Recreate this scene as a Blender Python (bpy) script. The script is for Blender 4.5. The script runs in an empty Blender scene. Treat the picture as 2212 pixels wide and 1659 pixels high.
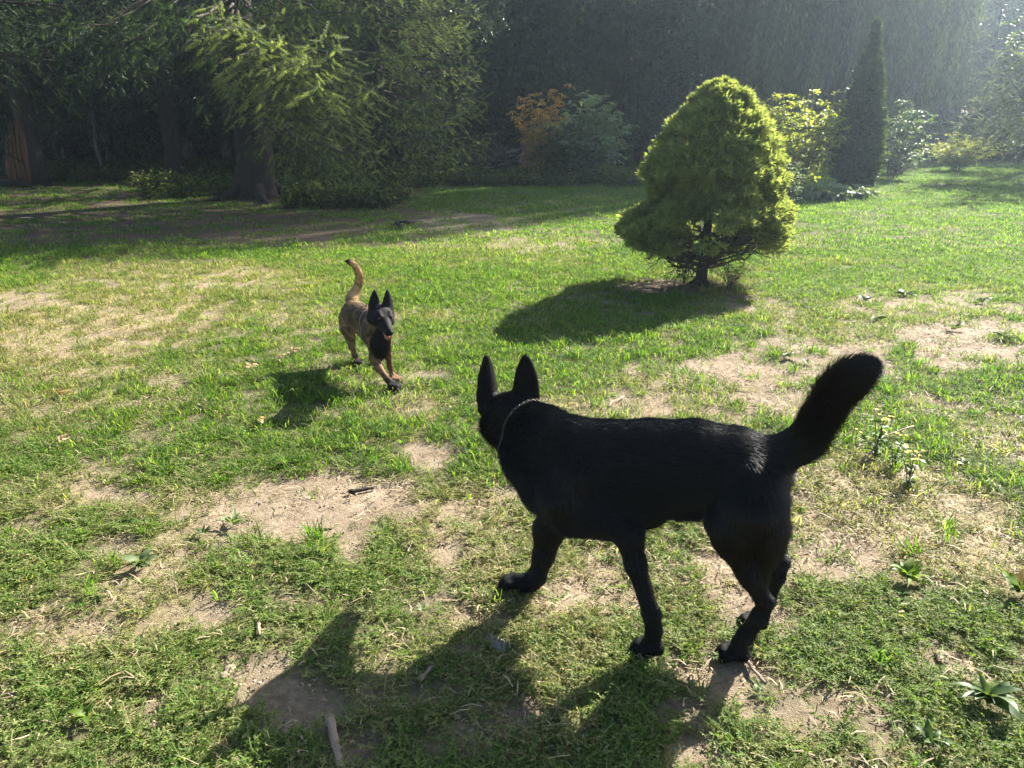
import bpy, math, random
import numpy as np
from mathutils import Vector, Matrix

rng = np.random.default_rng(11)
random.seed(11)
R = math.radians
scene = bpy.context.scene
COL = scene.collection

# ------------------------------------------------------------------ camera
H, PITCH, F = 1.35, R(19.3), 26.0 / 36.0 * 1024
cam_data = bpy.data.cameras.new("camera")
cam_data.lens = 26.0
cam_data.sensor_width = 36.0
cam_data.clip_start = 0.05
cam_data.clip_end = 1500.0
cam = bpy.data.objects.new("camera", cam_data)
cam.location = (0, 0, H)
cam.rotation_euler = (math.pi / 2 - PITCH, 0, 0)
COL.objects.link(cam)
scene.camera = cam

# ------------------------------------------------------------------ sky + sun
SUN_AZ, SUN_EL = R(43.0), R(33.5)          # to the right of straight ahead, above the horizon
world = bpy.data.worlds.new("World")
scene.world = world
world.use_nodes = True
wn = world.node_tree
wn.nodes.clear()
sky = wn.nodes.new("ShaderNodeTexSky")
sky.sky_type = 'NISHITA'
sky.sun_disc = False
sky.sun_elevation = SUN_EL
sky.sun_rotation = SUN_AZ
sky.air_density = 1.0
sky.dust_density = 1.5
bg = wn.nodes.new("ShaderNodeBackground")
bg.inputs[1].default_value = 0.06
wo = wn.nodes.new("ShaderNodeOutputWorld")
wn.links.new(sky.outputs[0], bg.inputs[0])
wn.links.new(bg.outputs[0], wo.inputs[0])

sun_dir = Vector((math.sin(SUN_AZ) * math.cos(SUN_EL), math.cos(SUN_AZ) * math.cos(SUN_EL), math.sin(SUN_EL)))
sl = bpy.data.lights.new("sun", 'SUN')
sl.energy = 5.0
sl.angle = R(0.53)
sl.color = (1.0, 0.95, 0.85)
sun = bpy.data.objects.new("sun", sl)
sun.rotation_euler = sun_dir.to_track_quat('Z', 'Y').to_euler()
sun.location = (10, 12, 14)
COL.objects.link(sun)

scene.view_settings.view_transform = 'Standard'
scene.view_settings.look = 'None'
scene.view_settings.gamma = 1.0
scene.view_settings.use_curve_mapping = False
scene.view_settings.exposure = 2.28
scene.render.engine = 'CYCLES'
cy = scene.cycles
cy.use_denoising = True
cy.max_bounces = 8
cy.diffuse_bounces = 3
cy.glossy_bounces = 2
cy.transmission_bounces = 6
cy.transparent_max_bounces = 8
cy.volume_bounces = 0
cy.caustics_reflective = False
cy.caustics_refractive = False
cy.sample_clamp_indirect = 4.0
scene.cycles_curves.shape = 'RIBBONS'

# ------------------------------------------------------------------ projection helpers (pixels of the 1024x768 frame)
CF = np.array([0, math.cos(PITCH), -math.sin(PITCH)])
CU = np.array([0, math.sin(PITCH), math.cos(PITCH)])
CR = np.array([1.0, 0, 0])
CAMP = np.array([0, 0, H])

def ray(px, py):
    d = CF + CR * ((px - 512) / F) + CU * ((384 - py) / F)
    return d

def on_ground(px, py, z=0.0):
    d = ray(px, py)
    t = (z - H) / d[2]
    return CAMP + d * t

def at_Y(px, py, Y):
    d = ray(px, py)
    return CAMP + d * (Y / d[1])

V = 1024 / 2212.0                          # "view" pixels used while measuring the photograph
def vg(x, y, z=0.0): return on_ground(x * V, y * V, z)
def vY(x, y, Y): return at_Y(x * V, y * V, Y)
def project(P):
    d = np.asarray(P) - CAMP
    f = d @ CF
    return 512 + F * (d @ CR) / f, 384 - F * (d @ CU) / f, f

# ------------------------------------------------------------------ noise
def _hash(ix, iy, seed):
    h = (ix.astype(np.int64) * 374761393 + iy.astype(np.int64) * 668265263 + seed * 974711) & 0xFFFFFFFF
    h = ((h ^ (h >> 13)) * 1274126177) & 0xFFFFFFFF
    h = h ^ (h >> 16)
    return (h & 0xFFFF) / 65535.0

def vnoise(x, y, seed=0):
    ix, iy = np.floor(x), np.floor(y)
    fx, fy = x - ix, y - iy
    fx = fx * fx * (3 - 2 * fx); fy = fy * fy * (3 - 2 * fy)
    a = _hash(ix, iy, seed); b = _hash(ix + 1, iy, seed)
    c = _hash(ix, iy + 1, seed); d = _hash(ix + 1, iy + 1, seed)
    return (a * (1 - fx) + b * fx) * (1 - fy) + (c * (1 - fx) + d * fx) * fy

def fbm(x, y, octaves=4, seed=0):
    s, a, t = 0.0, 0.5, 0.0
    for o in range(octaves):
        s = s + a * vnoise(x * 2 ** o + 13.7 * o, y * 2 ** o + 7.3 * o, seed + o)
        t += a; a *= 0.5
    return s / t

def sstep(a, b, x):
    t = np.clip((x - a) / (b - a), 0, 1)
    return t * t * (3 - 2 * t)

# ------------------------------------------------------------------ object helpers
def tag(o, label=None, cat=None, group=None, kind=None):
    if label: o["label"] = label
    if cat: o["category"] = cat
    if group: o["group"] = group
    if kind: o["kind"] = kind
    return o

def empty(name, loc=(0, 0, 0), rz=0.0):
    o = bpy.data.objects.new(name, None)
    o.empty_display_size = 0.1
    o.location = loc
    o.rotation_euler = (0, 0, rz)
    COL.objects.link(o)
    return o

def make_mesh(name, verts, faces, mat=None, smooth=False, attrs=None):
    """verts (n,3); faces (m,3|4) array or a list of such arrays."""
    me = bpy.data.meshes.new(name)
    verts = np.asarray(verts, dtype=np.float32)
    fl = faces if isinstance(faces, list) else [faces]
    fl = [np.asarray(f, dtype=np.int32) for f in fl if len(f)]
    nl = sum(f.size for f in fl)
    nf = sum(len(f) for f in fl)
    me.vertices.add(len(verts))
    me.vertices.foreach_set("co", verts.ravel())
    me.loops.add(nl)
    me.loops.foreach_set("vertex_index", np.concatenate([f.ravel() for f in fl]))
    me.polygons.add(nf)
    sizes = np.concatenate([np.full(len(f), f.shape[1], dtype=np.int32) for f in fl])
    starts = np.concatenate([[0], np.cumsum(sizes)[:-1]]).astype(np.int32)
    me.polygons.foreach_set("loop_start", starts)
    if smooth:
        me.polygons.foreach_set("use_smooth", np.ones(nf, dtype=bool))
    me.update(calc_edges=True)
    me.validate()
    for k, v in (attrs or {}).items():
        v = np.asarray(v, dtype=np.float32)
        if v.ndim == 1:
            at = me.attributes.new(k, 'FLOAT', 'POINT'); at.data.foreach_set("value", v)
        else:
            at = me.attributes.new(k, 'FLOAT_VECTOR', 'POINT'); at.data.foreach_set("vector", v.ravel())
    if mat: me.materials.append(mat)
    return me

def mesh_obj(name, me, parent=None, loc=None, rot=None):
    o = bpy.data.objects.new(name, me)
    COL.objects.link(o)
    if parent is not None: o.parent = parent
    if loc is not None: o.location = loc
    if rot is not None: o.rotation_euler = rot
    return o

class MB:
    """collects vertex/face blocks (tri and quad) for one mesh"""
    def __init__(self):
        self.v, self.t, self.q, self.n, self.a = [], [], [], 0, {}
    def add(self, verts, tris=None, quads=None, **attrs):
        verts = np.asarray(verts, dtype=np.float32).reshape(-1, 3)
        if tris is not None and len(tris): self.t.append(np.asarray(tris) + self.n)
        if quads is not None and len(quads): self.q.append(np.asarray(quads) + self.n)
        self.v.append(verts)
        for k, val in attrs.items():
            arr = np.broadcast_to(np.asarray(val, dtype=np.float32), (len(verts),)) if np.ndim(val) == 0 else np.asarray(val, dtype=np.float32)
            self.a.setdefault(k, []).append(arr)
        self.n += len(verts)
        return self
    def mesh(self, name, mat=None, smooth=False):
        f = []
        if self.t: f.append(np.concatenate(self.t))
        if self.q: f.append(np.concatenate(self.q))
        return make_mesh(name, np.concatenate(self.v), f, mat, smooth, {k: np.concatenate(x) for k, x in self.a.items()})
    def build(self, name, mat, parent=None, smooth=False, loc=None, rot=None):
        return mesh_obj(name, self.mesh(name, mat, smooth), parent, loc, rot)

def norm(v):
    v = np.asarray(v, dtype=float)
    return v / np.maximum(np.linalg.norm(v, axis=-1, keepdims=True), 1e-9)

def tube(path, radii, sides=6, cap=True, lump=0.0, seed=0):
    path = np.asarray(path, dtype=float); n = len(path)
    radii = np.broadcast_to(np.asarray(radii, dtype=float), (n,))
    tan = norm(np.gradient(path, axis=0))
    ref = np.array([0, 0, 1.0]) if abs(tan[0][2]) < 0.9 else np.array([1.0, 0, 0])
    verts = []
    u = norm(np.cross(ref, tan[0]))
    r_ = np.random.default_rng(seed + 5)
    for i in range(n):
        u = norm(u - tan[i] * (u @ tan[i]))
        w = np.cross(tan[i], u)
        a = np.arange(sides) * 2 * math.pi / sides
        rr = radii[i] * (1 + lump * (r_.random(sides) - .5) * 2)
        verts.append(path[i] + (np.cos(a) * rr)[:, None] * u + (np.sin(a) * rr)[:, None] * w)
    verts = np.concatenate(verts)
    q = []
    for i in range(n - 1):
        for k in range(sides):
            k2 = (k + 1) % sides
            q.append((i * sides + k, i * sides + k2, (i + 1) * sides + k2, (i + 1) * sides + k))
    t = []
    if cap:
        verts = np.vstack([verts, path[0], path[-1]])
        b0, b1 = len(verts) - 2, len(verts) - 1
        for k in range(sides):
            k2 = (k + 1) % sides
            t.append((b0, k2, k)); t.append((b1, (n - 1) * sides + k, (n - 1) * sides + k2))
    return verts, np.array(t).reshape(-1, 3), np.array(q)

def frames(fwd, up):
    """rotation matrices (N,3,3) with columns x=fwd, y=side, z=up-ish"""
    x = norm(fwd)
    y = norm(np.cross(up, x))
    z = np.cross(x, y)
    return np.stack([x, y, z], axis=-1)

def compose(tv, tf, Rm, pos, scl):
    """place template (tv,tf) at N frames; returns verts, faces"""
    N, n = len(pos), len(tv)
    scl = np.asarray(scl, dtype=float)
    if scl.ndim == 1: scl = scl[:, None, None]
    else: scl = scl[:, None, :]
    tvs = tv[None] * scl                       # (N,n,3)
    v = np.einsum('nij,nkj->nki', Rm, tvs) + np.asarray(pos)[:, None, :]
    f = tf[None] + (np.arange(N) * n)[:, None, None]
    return v.reshape(-1, 3), f.reshape(-1, tf.shape[1])

def rand_dirs(n, r=rng):
    v = r.normal(size=(n, 3))
    return norm(v)

# ------------------------------------------------------------------ materials
def new_mat(name):
    m = bpy.data.materials.new(name)
    m.use_nodes = True
    nt = m.node_tree
    nt.nodes.clear()
    out = nt.nodes.new("ShaderNodeOutputMaterial")
    return m, nt, out

def N(nt, kind, **kw):
    n = nt.nodes.new(kind)
    for k, v in kw.items():
        setattr(n, k, v)
    return n

def L(nt, a, b): nt.links.new(a, b)

def ramp(nt, fac, stops):
    r = N(nt, "ShaderNodeValToRGB")
    el = r.color_ramp.elements
    while len(el) < len(stops): el.new(0.5)
    for e, (p, c) in zip(el, stops):
        e.position = p; e.color = (*c, 1)
    if fac is not None: L(nt, fac, r.inputs[0])
    return r.outputs[0]

def mixc(nt, fac, a, b, mode='MIX'):
    m = N(nt, "ShaderNodeMix", data_type='RGBA', blend_type=mode)
    for s, v in ((m.inputs[0], fac), (m.inputs[6], a), (m.inputs[7], b)):
        if isinstance(v, (int, float)): s.default_value = v
        elif isinstance(v, tuple): s.default_value = (*v, 1)
        else: L(nt, v, s)
    return m.outputs[2]

def noise_tex(nt, scale, detail=4, rough=0.55, coord=None):
    t = N(nt, "ShaderNodeTexNoise")
    t.inputs["Scale"].default_value = scale
    t.inputs["Detail"].default_value = detail
    t.inputs["Roughness"].default_value = rough
    if coord is not None: L(nt, coord, t.inputs["Vector"])
    return t.outputs[0]

def attr(nt, name, typ='GEOMETRY'):
    a = N(nt, "ShaderNodeAttribute")
    a.attribute_type = typ
    a.attribute_name = name
    return a

def leaf_material(name, stops, trans=0.42, rough=0.5, spec=0.35, source='GEOMETRY', aname='tint', tgain=(1.5, 1.45, 0.7)):
    """leaf: reflecting + light-passing; colour picked along a ramp by the per-leaf 'tint'"""
    m, nt, out = new_mat(name)
    a = attr(nt, aname, source)
    col = ramp(nt, a.outputs["Fac"], stops)
    pb = N(nt, "ShaderNodeBsdfPrincipled")
    L(nt, col, pb.inputs["Base Color"])
    pb.inputs["Roughness"].default_value = rough
    pb.inputs["Specular IOR Level"].default_value = spec
    tr = N(nt, "ShaderNodeBsdfTranslucent")
    L(nt, mixc(nt, 1.0, col, tgain, 'MULTIPLY'), tr.inputs[0])
    mx = N(nt, "ShaderNodeMixShader")
    mx.inputs[0].default_value = trans
    L(nt, pb.outputs[0], mx.inputs[1]); L(nt, tr.outputs[0], mx.inputs[2])
    L(nt, mx.outputs[0], out.inputs[0])
    return m

def solid_material(name, stops, scale=8.0, rough=0.85, bump=0.0, bscale=40.0, spec=0.25, stretch=None):
    m, nt, out = new_mat(name)
    tc = N(nt, "ShaderNodeTexCoord")
    vec = tc.outputs["Object"]
    if stretch:
        mp = N(nt, "ShaderNodeMapping"); mp.inputs["Scale"].default_value = stretch
        L(nt, vec, mp.inputs[0]); vec = mp.outputs[0]
    f = noise_tex(nt, scale, 6, 0.6, vec)
    pb = N(nt, "ShaderNodeBsdfPrincipled")
    L(nt, ramp(nt, f, stops), pb.inputs["Base Color"])
    pb.inputs["Roughness"].default_value = rough
    pb.inputs["Specular IOR Level"].default_value = spec
    if bump:
        b = N(nt, "ShaderNodeBump"); b.inputs["Strength"].default_value = bump; b.inputs["Distance"].default_value = 0.02
        L(nt, noise_tex(nt, bscale, 5, 0.65, vec), b.inputs["Height"]); L(nt, b.outputs[0], pb.inputs["Normal"])
    L(nt, pb.outputs[0], out.inputs[0])
    return m

BARK = solid_material("bark", [(0.3, (0.010, 0.008, 0.007)), (0.7, (0.04, 0.032, 0.026))], 9, 0.9, 0.9, 22, stretch=(3, 3, 0.6))
GREYBARK = solid_material("grey_bark", [(0.3, (0.10, 0.095, 0.09)), (0.7, (0.26, 0.245, 0.23))], 9, 0.9, 0.7, 22, stretch=(3, 3, 0.6))
TWIG = solid_material("twig_bark", [(0.3, (0.035, 0.026, 0.02)), (0.7, (0.10, 0.075, 0.055))], 20, 0.85)
WOOD = solid_material("weathered_wood", [(0.25, (0.16, 0.11, 0.075)), (0.75, (0.42, 0.32, 0.24))], 30, 0.8, 0.6, 60, stretch=(.25, 3, 3))
FRESHWOOD = solid_material("split_wood", [(0.25, (0.09, 0.045, 0.022)), (0.75, (0.24, 0.13, 0.065))], 12, 0.75, 0.8, 40, stretch=(5, 5, 0.4))

# ================================================================== ground
# patches: (view x, view y, rx, ry, strength) measured on the lawn; converted to places on the ground
BARE = [(700, 1075, 165, 62, 1.0), (560, 1040, 80, 32, .7), (800, 1120, 75, 36, .9), (930, 975, 72, 30, 1.0), (660, 1290, 42, 30, .75), (1050, 1075, 45, 36, .6),
        (1420, 1240, 245, 68, 1.0), (1560, 1300, 105, 46, 1.0), (1290, 1210, 90, 30, .8), (1640, 800, 170, 48, 1.0), (1860, 770, 210, 42, 1.0),
        (2120, 725, 190, 44, 1.0), (2150, 655, 120, 28, .9), (1960, 652, 150, 24, .8), (1480, 868, 190, 32, .85), (1690, 875, 150, 38, 1.0), (1800, 840, 90, 26, .7), (1290, 880, 60, 20, .5),
        (1760, 1170, 120, 66, .95), (1760, 1520, 95, 85, 1.0), (1840, 1610, 80, 60, .8), (1530, 1635, 95, 50, .9), (1590, 1450, 85, 60, .95), (1470, 1560, 60, 40, .5),
        (2060, 1430, 75, 36, .75), (1490, 1440, 40, 26, .7), (1210, 1480, 46, 26, .7), (215, 1025, 62, 26, .75), (60, 1135, 85, 20, .7), (240, 1175, 60, 25, .5),
        (220, 1365, 120, 30, .55), (380, 1500, 40, 75, .5), (400, 1210, 55, 40, .55), (60, 1345, 70, 20, .5), (30, 650, 110, 26, .85), (430, 610, 170, 18, .55), (250, 745, 140, 26, .45),
        (1180, 540, 120, 20, .45), (1000, 480, 130, 22, .8), (560, 1080, 60, 60, .5), (1440, 618, 110, 20, 1.0), (1620, 655, 90, 22, .7), (1210, 720, 34, 12, .6),
        (920, 1490, 90, 34, .45), (320, 560, 120, 14, .6), (2190, 960, 60, 40, .5), (1030, 690, 60, 16, .3)]
DRY = [(150, 690, 420, 120, 1.0), (500, 640, 280, 60, .7), (250, 860, 380, 90, .45), (1900, 1080, 260, 140, 1.0), (1980, 1190, 260, 90, .9), (1080, 540, 240, 40, .5),
       (350, 590, 330, 30, .9), (1900, 690, 340, 60, .5), (1500, 860, 260, 60, .5), (130, 1060, 160, 50, .6), (1180, 1120, 110, 90, .6), (1830, 1000, 110, 50, .8), (1350, 880, 120, 30, .6)]
NEEDLE = [(170, 525, 330, 42, .8), (430, 490, 520, 62, 1.0), (150, 480, 420, 62, 1.0), (800, 468, 170, 26, .9), (1440, 622, 130, 24, .9), (1560, 625, 120, 24, .7)]

def _ground_ellipses(lst):
    res = []
    for (x, y, rx, ry, s) in lst:
        c = vg(x, y)
        a = abs(vg(x + rx, y)[0] - c[0])
        b = 0.5 * abs(vg(x, y - ry)[1] - vg(x, y + ry)[1])
        res.append((c[0], c[1], a, b, s))
    return res
E_BARE, E_DRY, E_NEEDLE = map(_ground_ellipses, (BARE, DRY, NEEDLE))

def _mask(lst, x, y, wob, wscale, lo=.62):
    n1 = fbm(x * wscale, y * wscale, 4, 31) - .5
    n2 = fbm(x * wscale * 4.1, y * wscale * 4.1, 3, 57) - .5
    m = np.zeros_like(x)
    for (cx, cy_, a, b, s) in lst:
        d = np.sqrt(((x - cx) / a) ** 2 + ((y - cy_) / b) ** 2)
        d = d + wob * (n1 * 2 + n2)
        m = np.maximum(m, s * (1 - sstep(lo, 1.28, d)))
    return m

def bare_mask(x, y):
    m = _mask(E_BARE, x, y, 0.5, 2.6, .86)
    m = m * (1 - .75 * sstep(.56, .65, fbm(x * 4.2, y * 4.2, 4, 93)))          # islands of green left in the worn places
    # speckle of small gaps all over the worn lawn
    sp = fbm(x * 5.5, y * 5.5, 3, 91)
    near = 1 - sstep(4.5, 8.5, y)
    m = np.maximum(m, 0.75 * near * sstep(0.60, 0.70, sp))
    return np.clip(m, 0, 1)
def dry_mask(x, y):
    m = _mask(E_DRY, x, y, 0.5, 1.3)
    sp = fbm(x * 1.7, y * 1.7, 4, 17)
    return np.clip(np.maximum(m, 0.6 * sstep(0.55, 0.72, sp) * (1 - sstep(8, 13, y))), 0, 1)
def needle_mask(x, y):
    m = _mask(E_NEEDLE, x, y, 0.25, 0.8)
    edge = -1.6 + 1.2 * (fbm(x * .5, y * .5, 3, 5) - .5)
    under = sstep(12.5, 14.0, y) * (1 - sstep(edge - 1, edge + .5, x))      # woodland floor on the left
    wood = sstep(25.5, 27.5, y + 2.0 * (fbm(x * .3, y * .3, 3, 6) - .5))
    return np.clip(np.maximum(m, np.maximum(under, wood)), 0, 1)

def ground_z(x, y):
    x = np.asarray(x, dtype=float); y = np.asarray(y, dtype=float)
    z = 0.030 * (fbm(x * .9, y * .9, 3, 3) - .5) + 0.014 * (fbm(x * 5, y * 5, 3, 8) - .5)
    z = z - 0.012 * bare_mask(x, y)
    return z

def _axis(lo, f0, f1, hi, step, grow, glow=None):
    a = list(np.arange(f0, f1, step))
    s = step; p = f1
    while p < hi:
        a.append(p); s = min(s * grow, 12); p += s
    a.append(hi)
    s = step; p = f0 - step
    while p > lo:
        a.insert(0, p); s = min(s * (glow or grow), 12); p -= s
    a.insert(0, lo)
    return np.array(a)

gx = _axis(-250, -2.2, 2.4, 250, 0.030, 1.06)
gy = _axis(-40, 1.0, 4.6, 400, 0.030, 1.033, 1.3)
GX, GY = np.meshgrid(gx, gy, indexing='ij')
GZ = ground_z(GX, GY)
gv = np.stack([GX, GY, GZ], -1).reshape(-1, 3)
ii, jj = np.meshgrid(np.arange(len(gx) - 1), np.arange(len(gy) - 1), indexing='ij')
i0 = (ii * len(gy) + jj).ravel()
gq = np.stack([i0, i0 + len(gy), i0 + len(gy) + 1, i0 + 1], -1)

def ground_material():
    m, nt, out = new_mat("lawn_soil")
    tc = N(nt, "ShaderNodeTexCoord"); co = tc.outputs["Object"]
    n1 = noise_tex(nt, 3.0, 6, 0.6, co)
    n2 = noise_tex(nt, 60.0, 5, 0.7, co)
    n3 = noise_tex(nt, 260.0, 3, 0.7, co)
    n4 = noise_tex(nt, 16.0, 6, 0.65, co)
    soil = ramp(nt, n1, [(0.3, (0.26, 0.20, 0.14)), (0.55, (0.36, 0.285, 0.205)), (0.75, (0.45, 0.37, 0.28))])
    soil = mixc(nt, .7, soil, ramp(nt, n4, [(0.35, (0.6, 0.56, 0.5)), (0.55, (1.0, 1.0, 1.0)), (.7, (1.12, 1.1, 1.06))]), "MULTIPLY")
    soil = mixc(nt, 0.55, soil, ramp(nt, n2, [(0.3, (0.35, 0.33, 0.3)), (0.65, (1.0, 1.0, 1.0))]), 'MULTIPLY')
    soil = mixc(nt, 0.35, soil, ramp(nt, n3, [(0.3, (0.4, 0.36, 0.32)), (0.6, (1.15, 1.15, 1.15))]), 'MULTIPLY')
    thatch = ramp(nt, n2, [(0.3, (0.05, 0.05, 0.025)), (0.55, (0.13, 0.12, 0.06)), (0.75, (0.24, 0.2, 0.11))])
    dryc = ramp(nt, n2, [(0.3, (0.16, 0.12, 0.07)), (0.6, (0.36, 0.29, 0.17)), (0.8, (0.5, 0.42, 0.27))])
    needle = ramp(nt, n2, [(0.3, (0.045, 0.034, 0.024)), (0.6, (0.125, 0.092, 0.062)), (0.8, (0.21, 0.16, 0.11))])
    col = mixc(nt, attr(nt, "dry").outputs["Fac"], thatch, dryc)
    col = mixc(nt, attr(nt, "bare").outputs["Fac"], col, soil)
    col = mixc(nt, attr(nt, "needle").outputs["Fac"], col, needle)
    pb = N(nt, "ShaderNodeBsdfPrincipled")
    L(nt, col, pb.inputs["Base Color"])
    pb.inputs["Roughness"].default_value = 0.95
    pb.inputs["Specular IOR Level"].default_value = 0.1
    b = N(nt, "ShaderNodeBump"); b.inputs["Strength"].default_value = 0.9; b.inputs["Distance"].default_value = 0.012
    h = N(nt, "ShaderNodeMath", operation='ADD'); L(nt, n2, h.inputs[0]); L(nt, n3, h.inputs[1])
    L(nt, h.outputs[0], b.inputs["Height"]); L(nt, b.outputs[0], pb.inputs["Normal"])
    L(nt, pb.outputs[0], out.inputs[0])
    return m

fx, fy_ = gv[:, 0].astype(float), gv[:, 1].astype(float)
ground = mesh_obj("ground", make_mesh("ground", gv, gq, ground_material(), True,
                  {"bare": bare_mask(fx, fy_), "dry": dry_mask(fx, fy_), "needle": needle_mask(fx, fy_)}))
tag(ground, "worn lawn with bare pale soil patches and brown needle litter", "lawn", kind="structure")

# ================================================================== ground cover: templates + scatter
LIB = bpy.data.collections.new("cover_templates")           # never linked to the scene: only instanced

def leaf_template(bend=0.15, fold=0.12, w=0.42):
    """leaf along +x, length 1: 4 triangles folded along the midrib"""
    v = np.array([[0, 0, 0], [.35, w * .5, fold * .5 + bend * .2], [.35, -w * .5, fold * .5 + bend * .2], [.45, 0, bend * .22],
                  [.78, w * .33, fold * .35 + bend * .05], [.78, -w * .33, fold * .35 + bend * .05], [1, 0, -bend]])
    f = np.array([[0, 3, 1], [0, 2, 3], [1, 3, 4], [3, 2, 5], [3, 6, 4], [3, 5, 6]])
    return v, f
DIAMOND = (np.array([[0, 0, 0], [.45, .22, .06], [1, 0, -.05], [.45, -.22, .06]]), np.array([[0, 1, 2], [0, 2, 3]]))

def grass_blades(n, rad, hmin, hmax, w, lean, r):
    mb = MB()
    for i in range(n):
        a = r.random() * 6.283; d = rad * math.sqrt(r.random())
        p0 = np.array([d * math.cos(a), d * math.sin(a), -0.006])
        h = hmin + (hmax - hmin) * r.random()
        la = a + r.normal() * 1.1
        ln = np.array([math.cos(la), math.sin(la), 0]) * h * lean * (0.35 + 1.0 * r.random())
        side = np.array([-math.sin(la), math.cos(la), 0]) * w * (.6 + .8 * r.random()) * .5
        c1 = p0 + ln * .22 + np.array([0, 0, h * .5])
        c2 = p0 + ln * .62 + np.array([0, 0, h * .86])
        c3 = p0 + ln * 1.15 + np.array([0, 0, h * (1.0 - .35 * r.random() * lean)])
        v = np.array([p0 - side, p0 + side, c1 - side, c1 + side, c2 - side * .7, c2 + side * .7, c3])
        mb.add(v, tris=[[4, 5, 6]], quads=[[0, 1, 3, 2], [2, 3, 5, 4]], tint2=r.random())
    return mb

def sprig(nst, ln, leaf, r):
    """low mat-forming weed: trailing stems with small alternate leaves"""
    mb = MB()
    tv, tf = DIAMOND
    for s in range(nst):
        a = r.random() * 6.283
        L_ = ln * (.5 + .7 * r.random())
        el = .15 + .75 * r.random()
        k = int(L_ / leaf * 1.9)
        t = np.linspace(.12, 1, k)
        curve = r.normal() * .5
        ang = a + curve * t
        x = np.cumsum(np.cos(ang)) * L_ / k; y = np.cumsum(np.sin(ang)) * L_ / k
        z = L_ * el * (t - .35 * t * t)
        P = np.stack([x, y, z], -1)
        fwd = np.stack([np.cos(ang), np.sin(ang), np.full(k, .35)], -1)
        sd = np.where(np.arange(k) % 2 == 0, 1, -1)[:, None]
        side = np.stack([-np.sin(ang), np.cos(ang), np.zeros(k)], -1) * sd
        d = fwd * .55 + side * .8 + r.normal(size=(k, 3)) * .28
        up = np.array([0, 0, 1.0]) + r.normal(size=(k, 3)) * .45
        v, f = compose(tv, tf, frames(d, up), P, leaf * (.65 + .7 * r.random(k)))
        mb.add(v, tris=f, tint2=np.repeat(r.random(k), len(tv)))
        q = np.vstack([[0, 0, -.004], P])
        w_ = np.array([-math.sin(a), math.cos(a), 0]) * .0008
        n_ = len(q)
        sv = np.concatenate([q - w_, q + w_])
        mb.add(sv, quads=[[i, i + 1, n_ + i + 1, n_ + i] for i in range(n_ - 1)], tint2=.9)
    return mb

def leafy_stalk(h, nl, leaf, r, nst=1, spread=.15):
    """upright leafy undergrowth plant"""
    mb = MB(); tv, tf = leaf_template(.2, .1, .5)
    for s in range(nst):
        d0 = np.array([r.normal() * spread, r.normal() * spread, 1])
        t = np.linspace(.15, 1, nl)[:, None]
        P = d0 * h * t * (.7 + .4 * r.random()) + r.normal(size=(nl, 3)) * .02
        a = r.random(nl) * 6.283
        d = np.stack([np.cos(a), np.sin(a), .1 + .4 * r.normal(size=nl)], -1)
        v, f = compose(tv, tf, frames(d, np.array([0, 0, 1.0]) + r.normal(size=(nl, 3)) * .3), P, leaf * (.6 + .7 * r.random(nl)))
        mb.add(v, tris=f, tint2=np.repeat(r.random(nl), len(tv)))
        tb = tube([np.zeros(3), d0 * h * .5, d0 * h * .95], [.006, .004, .002], 3, False)
        mb.add(tb[0], quads=tb[2], tint2=.1)
    return mb

def straw_bits(n, rad, lmin, lmax, r, w=.0022):
    mb = MB()
    for i in range(n):
        a = r.random() * 6.283; d = rad * math.sqrt(r.random())
        p = np.array([d * math.cos(a), d * math.sin(a), .002 + .014 * r.random()])
        l = lmin + (lmax - lmin) * r.random() ** 2
        b = r.random() * 6.283
        dr = np.array([math.cos(b), math.sin(b), r.normal() * .18])
        sd = np.array([-math.sin(b), math.cos(b), 0]) * w * (.5 + r.random())
        mid = p + dr * l * .5 + np.array([0, 0, .006 * r.random()]) + sd * r.normal() * 2
        e = p + dr * l
        mb.add([p - sd, p + sd, mid - sd, mid + sd, e - sd * .4, e + sd * .4], quads=[[0, 1, 3, 2], [2, 3, 5, 4]], tint2=r.random())
    return mb

def cover_mat(name, green, dry, trans):
    """per-instance 'tint' slides green -> dry, per-blade 'tint2' varies inside a plant"""
    m, nt, out = new_mat(name)
    ti = attr(nt, "tint", 'INSTANCER').outputs["Fac"]
    t2 = attr(nt, "tint2").outputs["Fac"]
    g = ramp(nt, t2, green); d = ramp(nt, t2, dry)
    s = N(nt, "ShaderNodeMath", operation='SUBTRACT'); L(nt, ti, s.inputs[0])
    k = N(nt, "ShaderNodeMath", operation='MULTIPLY_ADD'); L(nt, t2, k.inputs[0]); k.inputs[1].default_value = .45; k.inputs[2].default_value = -.22
    ad = N(nt, "ShaderNodeMath", operation='ADD', use_clamp=True); L(nt, ti, ad.inputs[0]); L(nt, k.outputs[0], ad.inputs[1])
    col = mixc(nt, ad.outputs[0], g, d)
    pb = N(nt, "ShaderNodeBsdfPrincipled"); L(nt, col, pb.inputs["Base Color"])
    pb.inputs["Roughness"].default_value = .6; pb.inputs["Specular IOR Level"].default_value = .14
    tr = N(nt, "ShaderNodeBsdfTranslucent"); L(nt, mixc(nt, 1.0, col, mixc(nt, ad.outputs[0], (1.52, 1.6, .46), (1.05, .95, .7)), 'MULTIPLY'), tr.inputs[0])
    mx = N(nt, "ShaderNodeMixShader"); mx.inputs[0].default_value = trans
    L(nt, pb.outputs[0], mx.inputs[1]); L(nt, tr.outputs[0], mx.inputs[2]); L(nt, mx.outputs[0], out.inputs[0])
    return m

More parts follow.
